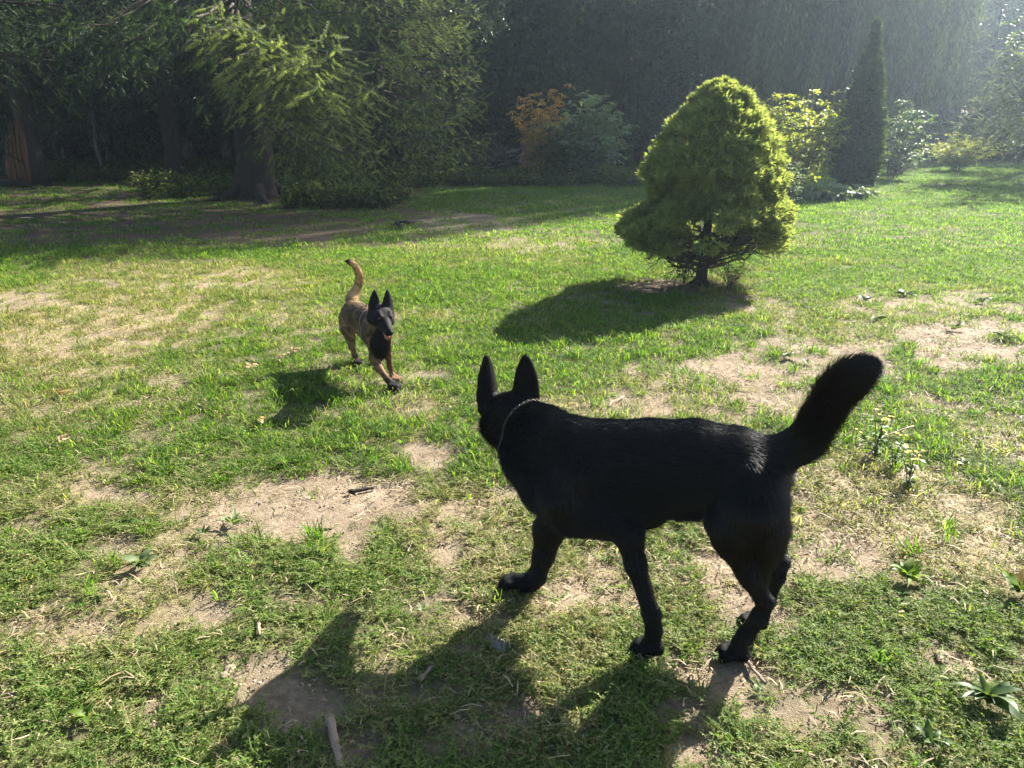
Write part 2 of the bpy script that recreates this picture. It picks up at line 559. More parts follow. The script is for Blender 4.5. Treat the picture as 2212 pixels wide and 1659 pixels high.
M_GRASS = cover_mat("grass_blades", [(0, (0.035, 0.09, 0.012)), (.5, (0.07, 0.155, 0.018)), (1, (0.125, 0.225, 0.03))],
                    [(0, (0.17, 0.14, 0.06)), (.5, (0.30, 0.25, 0.12)), (1, (0.44, 0.38, 0.21))], .58)
M_SPRIG = cover_mat("knotweed_leaves", [(0, (0.05, 0.10, 0.02)), (.5, (0.09, 0.165, 0.03)), (1, (0.16, 0.24, 0.055))],
                    [(0, (0.15, 0.15, 0.06)), (.5, (0.24, 0.23, 0.10)), (1, (0.40, 0.34, 0.18))], .52)
M_STRAW = cover_mat("dry_straw", [(0, (0.20, 0.15, 0.09)), (.5, (0.36, 0.28, 0.17)), (1, (0.55, 0.46, 0.31))],
                    [(0, (0.09, 0.065, 0.045)), (.5, (0.2, 0.15, 0.1)), (1, (0.36, 0.29, 0.2))], .25)
M_UNDER = cover_mat("undergrowth_leaves", [(0, (0.014, 0.035, 0.011)), (.5, (0.03, 0.065, 0.017)), (1, (0.07, 0.115, 0.025))],
                    [(0, (0.14, 0.10, 0.04)), (.5, (0.22, 0.17, 0.07)), (1, (0.34, 0.3, 0.1))], .4)

def clods(n, rad, r):
    """crumbs of dry soil: small faceted lumps"""
    mb = MB()
    oc = np.array([[1, 0, 0], [-1, 0, 0], [0, 1, 0], [0, -1, 0], [0, 0, 1], [0, 0, -1.0]])
    tf = np.array([[0, 2, 4], [2, 1, 4], [1, 3, 4], [3, 0, 4], [2, 0, 5], [1, 2, 5], [3, 1, 5], [0, 3, 5]])
    for i in range(n):
        a = r.random() * 6.283; d = rad * math.sqrt(r.random()); s = .0009 + .003 * r.random() ** 4
        v = oc * s * (.7 + .6 * r.random(size=(6, 1))) * [1.2, 1, .7]
        c, sn = math.cos(a * 3), math.sin(a * 3)
        v = v @ np.array([[c, sn, 0], [-sn, c, 0], [0, 0, 1]]) + [d * math.cos(a), d * math.sin(a), s * .3]
        mb.add(v, tris=tf, tint2=r.random())
    return mb
M_CLOD = cover_mat("soil_crumbs", [(0, (0.2, 0.15, 0.105)), (.5, (0.33, 0.255, 0.185)), (1, (0.46, 0.375, 0.285))],
                   [(0, (0.12, 0.09, 0.065)), (.5, (0.2, 0.155, 0.115)), (1, (0.3, 0.25, 0.2))], 0.0)

def template_set(name, mbs, mat):
    c = bpy.data.collections.new(name)
    for i, mb in enumerate(mbs):
        o = bpy.data.objects.new(name + "_%02d" % i, mb.mesh(name, mat))
        c.objects.link(o)
    return c

def scatter(name, coll, pts, rot, scl, var, tint, label, cat):
    """one 'stuff' object: a point per plant, a plant template instanced on each"""
    me = bpy.data.meshes.new(name)
    me.vertices.add(len(pts)); me.vertices.foreach_set("co", np.asarray(pts, dtype=np.float32).ravel())
    for k, v, ty in (("rot", rot, 'FLOAT_VECTOR'), ("scl", scl, 'FLOAT_VECTOR'), ("tint", tint, 'FLOAT'), ("var", var, 'INT')):
        at = me.attributes.new(k, ty, 'POINT')
        if ty == 'FLOAT_VECTOR': at.data.foreach_set("vector", np.asarray(v, dtype=np.float32).ravel())
        else: at.data.foreach_set("value", np.asarray(v, dtype=np.int32 if ty == 'INT' else np.float32))
    o = mesh_obj(name, me)
    ng = bpy.data.node_groups.new(name, 'GeometryNodeTree')
    ng.interface.new_socket("Geometry", in_out='INPUT', socket_type='NodeSocketGeometry')
    ng.interface.new_socket("Geometry", in_out='OUTPUT', socket_type='NodeSocketGeometry')
    gi, go = N(ng, "NodeGroupInput"), N(ng, "NodeGroupOutput")
    iop = N(ng, "GeometryNodeInstanceOnPoints")
    ci = N(ng, "GeometryNodeCollectionInfo")
    ci.inputs[0].default_value = coll; ci.inputs[1].default_value = True; ci.inputs[2].default_value = True
    def na(nm, dt):
        a = N(ng, "GeometryNodeInputNamedAttribute", data_type=dt); a.inputs[0].default_value = nm
        return a.outputs[0]
    L(ng, gi.outputs[0], iop.inputs["Points"]); L(ng, ci.outputs[0], iop.inputs["Instance"])
    iop.inputs["Pick Instance"].default_value = True
    L(ng, na("var", 'INT'), iop.inputs["Instance Index"])
    L(ng, na("rot", 'FLOAT_VECTOR'), iop.inputs["Rotation"]); L(ng, na("scl", 'FLOAT_VECTOR'), iop.inputs["Scale"])
    L(ng, iop.outputs[0], go.inputs[0])
    md = o.modifiers.new("scatter", 'NODES'); md.node_group = ng
    tag(o, label, cat, kind="stuff")
    return o

# places taken by broad-leaved weeds: nothing grows through their leaves
WEEDS = ((305, 1228, 44), (503, 1130, 38), (440, 1156, 27), (1955, 1262, 54), (2195, 1290, 62), (2130, 1530, 62), (2008, 1618, 48), (915, 1322, 24), (190, 1560, 40), (1705, 772, 26), (1890, 694, 22), (2060, 712, 28), (1760, 905, 30))
CLEAR = [(vg(a, b)[0], vg(a, b)[1], .75 * abs(vg(a + c, b)[0] - vg(a, b)[0])) for a, b, c in WEEDS]
def sample_field(n, y0, y1, dens, margin=1.25, r=rng):
    """n candidate points, uniform over the visible wedge between y0 and y1, kept with probability dens(x,y)"""
    y = np.sqrt(y0 ** 2 + (y1 ** 2 - y0 ** 2) * r.random(n))
    hw = (0.70 * y + 0.35) * margin
    x = (r.random(n) * 2 - 1) * hw
    keep = r.random(n) < dens(x, y)
    for (cx, cy_, cr) in CLEAR: keep &= np.hypot(x - cx, (y - cy_) * .8) > cr
    return x[keep], y[keep]

def put(name, coll, nvar, x, y, smin, smax, tint, label, cat, tilt=.12, r=rng, zoff=0.0):
    n = len(x)
    p = np.stack([x, y, ground_z(x, y) + zoff], -1)
    rot = np.stack([r.normal(size=n) * tilt, r.normal(size=n) * tilt, r.random(n) * 6.283], -1)
    s = smin + (smax - smin) * r.random(n)
    return scatter(name, coll, p, rot, np.stack([s, s, s * (.8 + .4 * r.random(n))], -1), r.integers(0, nvar, n), tint, label, cat)

def clump(x, y, sc, seed): return fbm(x * sc, y * sc, 3, seed)

tr_ = np.random.default_rng(3)
T_GRASS = template_set("grass_tuft", [grass_blades(17, .034, .012, .036, .0028, 1.15, tr_) for _ in range(8)], M_GRASS)
T_LONG = template_set("long_grass_tuft", [grass_blades(26, .035, .03, .075, .0034, 1.1, tr_) for _ in range(5)], M_GRASS)
T_FAR = template_set("lawn_tuft", [grass_blades(46, .14, .016, .042, .0065, 1.0, tr_) for _ in range(6)], M_GRASS)
T_SPRIG = template_set("knotweed_mat", [sprig(8, .052, .0088, tr_) for _ in range(8)], M_SPRIG)
T_STRAW = template_set("straw_litter", [straw_bits(11, .06, .006, .055, tr_, .0012) for _ in range(6)], M_STRAW)
T_CLOD = template_set("soil_crumbs", [clods(9, .07, tr_) for _ in range(5)], M_CLOD)
T_UNDER = template_set("undergrowth_plant", [leafy_stalk(.34, 13, .10, tr_, 2, .25) for _ in range(6)], M_UNDER)

def d_sprig(x, y):
    c = clump(x, y, 3.2, 71)
    d = (1 - bare_mask(x, y)) ** 2 * (1 - sstep(2.35, 3.3, y + 1.2 * (c - .5))) * (.35 + .65 * sstep(.36, .52, c))
    return d * (1 - .75 * dry_mask(x, y) * sstep(1.6, 2.0, y))
sx, sy = sample_field(24000, 1.05, 3.6, d_sprig)
put("knotweed", T_SPRIG, 8, sx, sy, .7, 1.35, np.clip(.13 + .55 * dry_mask(sx, sy) + .26 * rng.normal(size=len(sx)), 0, 1),
    "low mat of small-leaved green weeds in the foreground", "ground cover")

def d_grass(x, y):
    c = clump(x, y, 2.2, 23); f = clump(x, y, 7.0, 29)
    near = .05 + .95 * sstep(2.1, 3.2, y + 1.0 * (c - .5))
    return (1 - .93 * bare_mask(x, y)) * near * (.30 + .70 * sstep(.36, .56, f)) * (1 - .45 * dry_mask(x, y)) * (1 - .5 * needle_mask(x, y))
sx, sy = sample_field(96000, 1.1, 8.6, d_grass)
put("short_grass", T_GRASS, 8, sx, sy, .75, 1.5, np.clip(.02 + .70 * dry_mask(sx, sy) * rng.random(len(sx)) ** .5 + .14 * rng.normal(size=len(sx)), 0, 1),
    "short sunlit lawn grass around the two dogs", "grass", tilt=.2)

def d_long(x, y):
    c = clump(x, y, 1.6, 41)
    return sstep(.52, .66, c) * (1 - bare_mask(x, y)) * sstep(1.7, 2.6, y) * (1 - .8 * dry_mask(x, y)) * (1 - needle_mask(x, y))
sx, sy = sample_field(9000, 1.5, 8.0, d_long)
put("long_grass", T_LONG, 5, sx, sy, .6, 1.15, np.clip(.03 + .2 * rng.normal(size=len(sx)), 0, 1),
    "longer bright green grass tufts scattered through the lawn", "grass", tilt=.2)

def d_far(x, y):
    f = clump(x, y, 1.6, 37)
    return (1 - .92 * bare_mask(x, y)) * (1 - .66 * needle_mask(x, y) * sstep(8,9.5,y)) * (.45 + .55 * sstep(.35, .55, f)) * sstep(7.2, 8.6, y)
sx, sy = sample_field(46000, 7.2, 30.0, d_far)
put("far_lawn_grass", T_FAR, 6, sx, sy, .8, 1.4, np.clip(.0 + .35 * dry_mask(sx, sy) + .08 * rng.normal(size=len(sx)), 0, 1),
    "green lawn grass stretching to the edge of the wood", "grass", tilt=.1)

def d_straw(x, y):
    return np.clip(.16 + .9 * dry_mask(x, y) * sstep(.0, .3, x - .2) + .22 * bare_mask(x, y) + .3 * dry_mask(x, y), 0, 1) * (1 - sstep(4, 6.5, y))
sx, sy = sample_field(17000, 1.05, 6.5, d_straw)
put("straw_litter", T_STRAW, 6, sx, sy, .6, 1.4, np.clip(.25 + .3 * rng.normal(size=len(sx)), 0, 1),
    "dry straw and dead stems lying on the soil", "straw", tilt=.1)

def d_clod(x, y): return np.clip(1.1 * bare_mask(x, y), 0, 1) * (1 - sstep(3.6, 5.0, y))
sx, sy = sample_field(14000, 1.05, 5.0, d_clod)
put("soil_crumbs", T_CLOD, 5, sx, sy, .6, 1.6, np.clip(.2 + .3 * rng.normal(size=len(sx)), 0, 1), "crumbs of dry earth on the bare soil", "soil", tilt=.1)

# ================================================================== animals: one continuous skin from a smooth field
class Body:
    """capsules a->b (radius ra->rb) blended into one surface; a->b also gives the lie of the coat"""
    def __init__(self, k):
        self.k, self.p, self.k2 = k, [], .0032
    def cap(self, a, b, ra, rb, fur=.012, lift=.35, col=(0.01, 0.01, 0.01), flat=None, fs=1.0, tag=0, flow=None, sharp=False):
        a, b = np.asarray(a, float), np.asarray(b, float)
        fl = norm(b - a) if flow is None else norm(np.asarray(flow, float))
        self.p.append(dict(a=a, b=b, ra=ra, rb=rb, fur=fur, lift=lift, col=np.array(col), flat=None if flat is None else norm(flat), fs=fs, flow=fl, tag=tag, ear=None, sharp=sharp))
    def chain(self, pts, **kw):
        for (a, ra), (b, rb) in zip(pts[:-1], pts[1:]):
            self.cap(a, b, ra, rb, **kw)
    def smooth_chain(self, pts, sub=4, **kw):
        P = np.array([np.append(p, r) for p, r in pts]); P = np.vstack([2 * P[0] - P[1], P, 2 * P[-1] - P[-2]]); o_ = []
        for i in range(1, len(P) - 2):
            for t in np.linspace(0, 1, sub, endpoint=False):
                a, b, c, d = P[i - 1:i + 3]
                o_.append(.5 * ((2 * b) + (c - a) * t + (2 * a - 5 * b + 4 * c - d) * t * t + (3 * b - a - 3 * c + d) * t ** 3))
        o_.append(P[-2])
        o_ = [(q[:3], max(q[3] - .4 * self.k, .004)) for q in o_]
        self.chain(o_, **kw)
    def ear(self, base, tip, front, w, th, cup, fur=.006, lift=.15, col=(0.01, 0.01, 0.01), incol=None, bulge=.35):
        base, tip = np.asarray(base, float), np.asarray(tip, float)
        ax = norm(tip - base); fr = np.asarray(front, float); fr = norm(fr - ax * (fr @ ax)); sd = np.cross(ax, fr)
        self.p.append(dict(a=base, b=tip, ra=w, rb=w, fur=fur, lift=lift, col=np.array(col), flat=None, fs=1, flow=ax, tag=9, sharp=False,
                           ear=(ax, fr, sd, np.linalg.norm(tip - base), w, th, cup, bulge), incol=incol))
    def dist(self, q, P):
        if q['ear'] is not None:
            ax, fr, sd, Ln, w, th, cup, bulge = q['ear']; pw = .5 if w > .03 else .62
            d = P - q['a']
            t = d @ ax / Ln; s = d @ sd; n = d @ fr
            tt = np.clip(t, -.25, 1)
            prof = w * np.clip((1 - np.clip(tt, 0, 1)) ** pw * (1 + bulge * np.sin(np.clip(tt, 0, 1) * math.pi)), 0.0, None)
            nn = n - cup * ((s / w) ** 2) * w
            d1 = np.abs(s) - prof
            d2 = np.abs(nn) - th * (1 - .5 * np.clip(tt, 0, 1))
            d3 = np.maximum(t - 1, -.25 - t) * Ln
            m = np.stack([d1, d2, d3])
            out_ = np.sqrt((np.maximum(m, 0) ** 2).sum(0)) + np.minimum(m.max(0), 0)
            return out_ - .0035
        ba = q['b'] - q['a']; l2 = max(ba @ ba, 1e-9)
        pa = P - q['a']
        t = np.clip(pa @ ba / l2, 0, 1)
        v = pa - t[..., None] * ba
        if q['flat'] is not None:
            v = v + q['flat'] * ((v @ q['flat']) * (q['fs'] - 1))[..., None]
        return np.sqrt((v * v).sum(-1)) - (q['ra'] + (q['rb'] - q['ra']) * t)
    def field(self, P, full=False):
        S = np.full(P.shape[:-1], 1e-30); S2 = np.zeros(P.shape[:-1])
        if full:
            fl = np.zeros(P.shape); fu = np.zeros(P.shape[:-1]); li = np.zeros(P.shape[:-1]); co = np.zeros(P.shape); tg = np.zeros(P.shape[:-1]); tot = 0.0
        for q in self.p:
            d_ = self.dist(q, P)
            e = np.exp(-np.clip(d_ / self.k, -40, 60))
            if q['sharp']: S2 += np.exp(-np.clip(d_ / self.k2, -60, 60))
            else: S += e
            if full:
                tot = tot + e; fl += e[..., None] * q['flow']; fu += e * q['fur']; li += e * q['lift']
                co += e[..., None] * q['col']; tg += e * (q['tag'] == 9)
        f = -self.k * np.log(S)
        f = -self.k2 * np.log(np.exp(-np.clip(f / self.k2, -60, 60)) + S2 + 1e-30)
        if full:
            S = np.maximum(tot, 1e-30)
            return f, fl / S[..., None], fu / S, li / S, co / S[..., None], tg / S
        return f
    def grad(self, P, h=.0015):
        f = self.field(P)
        g = np.stack([self.field(P + np.eye(3)[i] * h) - f for i in range(3)], -1) / h
        return f, g
    def surface(self, h):
        lo = np.min([np.minimum(q['a'], q['b']) - max(q['ra'], q['rb']) for q in self.p], 0) - .03
        hi = np.max([np.maximum(q['a'], q['b']) + max(q['ra'], q['rb']) for q in self.p], 0) + .03
        n = np.ceil((hi - lo) / h).astype(int) + 1
        ax = [lo[i] + h * np.arange(n[i]) for i in range(3)]
        S = np.full(n, 1e-30); S2 = np.zeros(n)
        for q in self.p:
            pad = max(q['ra'], q['rb']) + 8 * self.k
            a_ = np.minimum(q['a'], q['b']) - pad; b_ = np.maximum(q['a'], q['b']) + pad
            i0 = np.maximum(np.floor((a_ - lo) / h).astype(int), 0); i1 = np.minimum(np.ceil((b_ - lo) / h).astype(int) + 1, n)
            sl_ = tuple(slice(i0[d], i1[d]) for d in range(3))
            G = np.stack(np.meshgrid(*[ax[d][sl_[d]] for d in range(3)], indexing='ij'), -1)
            if q['sharp']: S2[sl_] += np.exp(-np.clip(self.dist(q, G) / self.k2, -60, 60))
            else: S[sl_] += np.exp(-np.clip(self.dist(q, G) / self.k, -40, 60))
        Vv = -self.k * np.log(S)
        Vv = -self.k2 * np.log(np.exp(-np.clip(Vv / self.k2, -60, 60)) + S2 + 1e-30)
        ins = Vv < 0
        c = [ins[a:n[0] - 1 + a, b:n[1] - 1 + b, d:n[2] - 1 + d] for a in (0, 1) for b in (0, 1) for d in (0, 1)]
        cnt = sum(x.astype(np.int8) for x in c)
        act = (cnt > 0) & (cnt < 8)
        idx = np.full(act.shape, -1); cells = np.argwhere(act); idx[act] = np.arange(len(cells))
        acc = np.zeros((len(cells), 3)); num = np.zeros(len(cells))
        cor = [np.array([a, b, d]) for a in (0, 1) for b in (0, 1) for d in (0, 1)]
        for i in range(8):
            for j in range(i + 1, 8):
                if np.abs(cor[i] - cor[j]).sum() != 1: continue
                va = Vv[tuple((cells + cor[i]).T)]; vb = Vv[tuple((cells + cor[j]).T)]
                x = (va < 0) != (vb < 0)
                t = np.where(x, va / np.where(x, va - vb, 1), 0)
                acc += np.where(x[:, None], cor[i] + (cor[j] - cor[i]) * t[:, None], 0); num += x
        P = lo + h * (cells + acc / num[:, None])
        quads = []
        for d in range(3):
            e = np.eye(3, dtype=int)[d]; u = np.eye(3, dtype=int)[(d + 1) % 3]; w = np.eye(3, dtype=int)[(d + 2) % 3]
            s0 = [slice(1, n[i] - 1) for i in range(3)]
            A = ins[tuple(s0)]
            s1 = list(s0); s1[d] = slice(2, n[d])
            B = ins[tuple(s1)]
            E = np.argwhere(A != B) + 1
            E = E[np.all(E < np.array(act.shape), axis=1)]
            inside = ins[tuple(E.T)]
            q4 = np.stack([idx[tuple((E - u - w).T)], idx[tuple((E - w).T)], idx[tuple(E.T)], idx[tuple((E - u).T)]], -1)
            q4[~inside] = q4[~inside][:, ::-1]
            quads.append(q4)
        Q = np.concatenate(quads); Q = Q[(Q >= 0).all(1)]
        for _ in range(3):
            f, g = self.grad(P)
            g2 = np.maximum((g * g).sum(-1), .1)
            P = P - np.clip(f / g2, -.6 * h, .6 * h)[:, None] * g
        return P, Q

def fur_curves(name, body, P, Q, count, mat, parent, r, wid=.00055, pts=5, jitter=.35, colfn=None, dens=None, grav=.25):
    tri = np.concatenate([Q[:, [0, 1, 2]], Q[:, [0, 2, 3]]])
    a, b, c = P[tri[:, 0]], P[tri[:, 1]], P[tri[:, 2]]
    ar = np.linalg.norm(np.cross(b - a, c - a), axis=1)
    if dens is not None: ar = ar * dens((a + b + c) / 3)
    ti = r.choice(len(tri), count, p=ar / ar.sum())
    u, v = r.random(count), r.random(count); s = u + v > 1; u[s] = 1 - u[s]; v[s] = 1 - v[s]
    root = a[ti] + (b - a)[ti] * u[:, None] + (c - a)[ti] * v[:, None]
    f, fl, fu, li, co, tg = body.field(root, True)
    g = norm(body.grad(root)[1])
    fl = norm(fl - g * (fl * g).sum(-1, keepdims=True))
    ln = fu * (.65 + .6 * r.random(count))
    d = norm(fl + g * li[:, None] + r.normal(size=(count, 3)) * (jitter * .4))
    t = np.linspace(0, 1, pts)
    pos = root[:, None, :] - g[:, None, :] * .001 + d[:, None, :] * (ln[:, None] * t)[..., None]
    pos = pos + (fl * .35 + np.array([0, 0, -grav]))[:, None, :] * (ln[:, None] * t ** 2)[..., None] * .4
    hc = bpy.data.hair_curves.new(name)
    hc.add_curves([pts] * count)
    hc.attributes["position"].data.foreach_set("vector", pos.astype(np.float32).ravel())
    ra = hc.attributes.get("radius") or hc.attributes.new("radius", 'FLOAT', 'POINT')
    rad = wid * (1 - .85 * t)[None, :] * (.7 + .6 * r.random(count))[:, None]
    ra.data.foreach_set("value", rad.astype(np.float32).ravel())
    if colfn is not None:
        cc = colfn(root, co)
        at = hc.attributes.new("coat", 'FLOAT_VECTOR', 'CURVE'); at.data.foreach_set("vector", cc.astype(np.float32).ravel())
    hc.materials.append(mat)
    o = bpy.data.objects.new(name, hc); COL.objects.link(o); o.parent = parent
    return o

def coat_material(name, rough=.45, spec=.5, base=None, gain=1.0):
    m, nt, out = new_mat(name)
    pb = N(nt, "ShaderNodeBsdfPrincipled")
    if base is None:
        a = attr(nt, "coat").outputs["Vector"]
        L(nt, a, pb.inputs["Base Color"])
    else:
        pb.inputs["Base Color"].default_value = (*base, 1)
    pb.inputs["Roughness"].default_value = rough
    pb.inputs["Specular IOR Level"].default_value = spec
    L(nt, pb.outputs[0], out.inputs[0])
    return m

# ------------------------------------------------------------------ black shepherd, seen from its left and a little behind
# mid-plane of the body: stands across the view, head end slightly further away
MID_N = norm(np.array([0.33, 1.0, 0.0]))
MID_C = np.array([0.37, 1.785, 0.0]) @ MID_N
def bd(cx, cy_, off=0.0):
    """photo position (enlargement units) -> point on the plane 'off' metres nearer than the dog's mid-plane"""
    x = (987.5 + cx * .46296) * V; y = (713.2 + cy_ * .46296) * V
    d = ray(x, y)
    t = ((MID_C - off) - CAMP @ MID_N) / (d @ MID_N)
    return CAMP + d * t
UB = 1 / 1726.0
def bs(cx, cy_, r, off=0.0):
    p = bd(cx, cy_, off)
    return (p, (r - 10) * .21432 / F * project(p)[2])

dog = Body(.008)
BK = (0.008, 0.008, 0.009)
fw = dict(fur=.024, lift=.16)
dog.chain([bs(520, 565, 172), bs(700, 622, 205), bs(900, 615, 202), bs(1100, 608, 192), bs(1280, 630, 182), bs(1390, 655, 172)], **fw)
dog.chain([bs(440, 700, 160), bs(560, 770, 185), bs(700, 790, 180), bs(850, 752, 170), bs(1000, 695, 150), bs(1150, 690, 138), bs(1300, 720, 150)], fur=.026, lift=.2)
dog.cap(bd(1030, 845), bd(1120, 855), 38 * UB, 30 * UB, fur=.02)
# shoulders and haunches, both sides
for s in (1, -1):
    dog.chain([bs(560, 640, 120, .065 * s), bs(500, 760, 125, .075 * s), bs(620, 850, 100, .08 * s)], fur=.02, lift=.16)
    dog.chain([bs(1360, 700, 150, .05 * s), bs(1370, 800, 140, .075 * s), bs(1310, 900, 120, .085 * s)], fur=.024, lift=.2)
# neck and head, turned away towards the other dog
dog.chain([bs(300, 425, 118, -.115), bs(400, 490, 138, -.05), bs(530, 580, 165)], fur=.03, lift=.28)
dog.chain([bs(250, 490, 88, -.115), bs(330, 600, 118, -.05), bs(440, 720, 140)], fur=.03, lift=.3)
hd = bd(232, 395, -.15)
hf = norm(np.array([-.28, .90, -.40]))                      # where the head points
hs = norm(np.cross(hf, [0, 0, 1])) * -1                     # towards the dog's left
dog.cap(hd + hf * .035, hd - hf * .02, .064, .066, fur=.018, lift=.3)
dog.cap(hd + hf * .03 + hs * .030 - np.array([0, 0, .03]), hd - hf * .02 + hs * .028 - np.array([0, 0, .045]), .042, .046, fur=.024, lift=.35)
dog.cap(hd + hf * .03 - hs * .030 - np.array([0, 0, .03]), hd - hf * .02 - hs * .028 - np.array([0, 0, .045]), .042, .046, fur=.024, lift=.35)
dog.cap(hd + hf * .21 - np.array([0, 0, .045]), hd + hf * .06 - np.array([0, 0, .02]), .021, .042, fur=.006, lift=.1)
dog.cap(hd + hf * .18 - np.array([0, 0, .075]), hd + hf * .04 - np.array([0, 0, .06]), .014, .032, fur=.006, lift=.1)
dog.ear(bd(158, 318, -.155), bd(136, 122, -.15), hf + hs * .5, .036, .006, .40, fur=.007, bulge=.12)
dog.ear(bd(318, 300, -.155), bd(320, 118, -.15), hf - hs * .5, .036, .006, .40, fur=.007, bulge=.12)
# near fore leg (planted under the chest)
dog.chain([bs(720, 880, 95, .085), bs(800, 950, 74, .10), bs(832, 1090, 54, .115), bs(905, 1320, 46, .13)], fur=.013, lift=.15)
dog.chain([bs(908, 1325, 47, .13), bs(918, 1400, 42, .132), bs(905, 1465, 46, .135)], fur=.008, lift=.12)
# far fore leg (stepping forward)
dog.chain([bs(470, 860, 95, -.065), bs(430, 930, 80, -.07), bs(404, 1050, 55, -.06), bs(374, 1145, 46, -.045)], fur=.013, lift=.15)
dog.chain([bs(372, 1150, 50, -.045), bs(345, 1178, 44, -.042), bs(290, 1172, 44, -.038)], fur=.008, lift=.12)
# near hind leg
dog.chain([bs(1390, 800, 155, .06), bs(1420, 900, 118, .065), bs(1430, 980, 92, .066), bs(1400, 1110, 62, .068)], fur=.03, lift=.25)
dog.chain([bs(1255, 890, 106, .075), bs(1285, 975, 92, .078), bs(1372, 1140, 64, .075), bs(1424, 1255, 46, .073)], fur=.016, lift=.16)
dog.chain([bs(1452, 1268, 36, .073), bs(1412, 1335, 44, .073), bs(1348, 1420, 43, .073), bs(1315, 1462, 46, .073)], fur=.009, lift=.12)
# far hind leg
dog.chain([bs(1330, 900, 110, -.075), bs(1380, 980, 85, -.08), bs(1505, 1080, 48, -.08)], fur=.014, lift=.15)
dog.chain([bs(1518, 1078, 34, -.08), bs(1496, 1150, 38, -.08), bs(1450, 1265, 38, -.08), bs(1420, 1305, 40, -.08)], fur=.009, lift=.12)
# paws: four toes each
def paw(b, c, fwd, side, sc=1.0, **kw):
    fwd = norm(fwd); side = norm(side); up = np.array([0, 0, 1.0])
    for k, (o_, l_) in enumerate(((-1.5, -.004), (-.5, .012), (.5, .012), (1.5, -.004))):
        a_ = c + side * o_ * .0150 * sc + fwd * .004 * sc + up * .006 * sc
        m_ = c + side * o_ * .0185 * sc + fwd * (.026 + l_) * sc + up * .003 * sc
        e_ = c + side * o_ * .0190 * sc + fwd * (.042 + l_) * sc - up * .013 * sc
        b.cap(a_, m_, .0115 * sc, .0120 * sc, fur=.004, lift=.1, sharp=True, **kw)
        b.cap(m_, e_, .0120 * sc, .0095 * sc, fur=.004, lift=.1, sharp=True, **kw)
    b.cap(c - fwd * .02 * sc, c + fwd * .006 * sc - up * .004 * sc, .022 * sc, .019 * sc, fur=.005, lift=.1, **kw)
FWD = norm(np.array([-1.0, .30, 0])); SID = norm(np.array([.30, 1.0, 0]))
def ground_paw(b, c, lift=0.0, f=FWD, s=SID, sc=1.0, **kw):
    c = np.array(c, float); c[2] = float(ground_z(np.array([c[0]]), np.array([c[1]]))[0]) + .026 * sc + lift
    paw(b, c, f, s, sc, **kw)
ground_paw(dog, bd(902, 1478, .135), sc=.88); ground_paw(dog, bd(278, 1172, -.035), .006, sc=.92); ground_paw(dog, bd(1305, 1478, .073), sc=.88); ground_paw(dog, bd(1400, 1315, -.08), sc=.85)
# tail, carried high
dog.smooth_chain([bs(1440, 600, 90), bs(1530, 568, 74), bs(1610, 522, 68), bs(1690, 415, 70), bs(1762, 295, 68), bs(1822, 222, 56), bs(1862, 202, 38)], fur=.044, lift=.40)

dP, dQ = dog.surface(.0075)
M_BSKIN = coat_material("black_coat_skin", .7, .12, (0.003, 0.003, 0.0034))
M_BFUR, _nt, _o = new_mat("black_fur")
_hb = N(_nt, "ShaderNodeBsdfHairPrincipled", model='CHIANG', parametrization='MELANIN')
_hb.inputs["Melanin"].default_value = 1.0; _hb.inputs["Melanin Redness"].default_value = .15
_hb.inputs["IOR"].default_value = 1.38; _hb.inputs["Roughness"].default_value = .20; _hb.inputs["Radial Roughness"].default_value = .5; _hb.inputs["Random Roughness"].default_value = .2
L(_nt, _hb.outputs[0], _o.inputs[0])
black_dog = empty("dog", (0.40, 1.75, 0.0))
tag(black_dog, "large black shepherd dog seen from behind, walking left with tail raised", "dog")
_off = np.array([0.40, 1.75, 0.0])
mesh_obj("body", make_mesh("black_dog_body", dP - _off, dQ, M_BSKIN, True), black_dog)
fo = fur_curves("fur", dog, dP, dQ, 180000, M_BFUR, black_dog, np.random.default_rng(5), wid=.0005, pts=4, dens=lambda P: 1 + 7.0 * (P[:, 0] > .79))
fo.location = -_off
# chain collar
def link_ring(mb, c, ax1, ax2, R1, r1, n=10, m=5, **at):
    a = np.arange(n) * 2 * math.pi / n
    ring = c + np.cos(a)[:, None] * ax1 * R1 * 1.45 + np.sin(a)[:, None] * ax2 * R1
    nn = norm(np.cross(ax1, ax2)); vs = []
    for i in range(n):
        o_ = norm(ring[i] - c)
        for j in range(m):
            b_ = j * 2 * math.pi / m
            vs.append(ring[i] + r1 * (math.cos(b_) * o_ + math.sin(b_) * nn))
    qs = [(i * m + j, i * m + (j + 1) % m, ((i + 1) % n) * m + (j + 1) % m, ((i + 1) % n) * m + j) for i in range(n) for j in range(m)]
    mb.add(vs, quads=qs, **at)
def metal(name, col, rough):
    m, nt, out = new_mat(name); pb = N(nt, "ShaderNodeBsdfPrincipled")
    pb.inputs["Base Color"].default_value = (*col, 1); pb.inputs["Metallic"].default_value = 1; pb.inputs["Roughness"].default_value = rough
    L(nt, pb.outputs[0], out.inputs[0]); return m
def fit_loop(body, c, axis, n, rad, gap):
    """loop of points round a neck: march outwards from c until the skin ends"""
    axis = norm(axis); u = norm(np.cross(axis, [0, 0, 1.0])); w = np.cross(axis, u); pts = []
    for i in range(n):
        a = i * 2 * math.pi / n; d = math.cos(a) * u + math.sin(a) * w
        t = np.linspace(.02, rad, 120); f = body.field(c + t[:, None] * d)
        k = np.argmax(f > 0) if (f > 0).any() else len(t) - 1
        pts.append(c + d * (t[k] + gap))
    return np.array(pts)
nc = bd(320, 450, -.10); nax = bd(420, 545, -.03) - bd(250, 380, -.15)
lp = fit_loop(dog, nc, nax, 72, .16, .0085)
mb = MB()
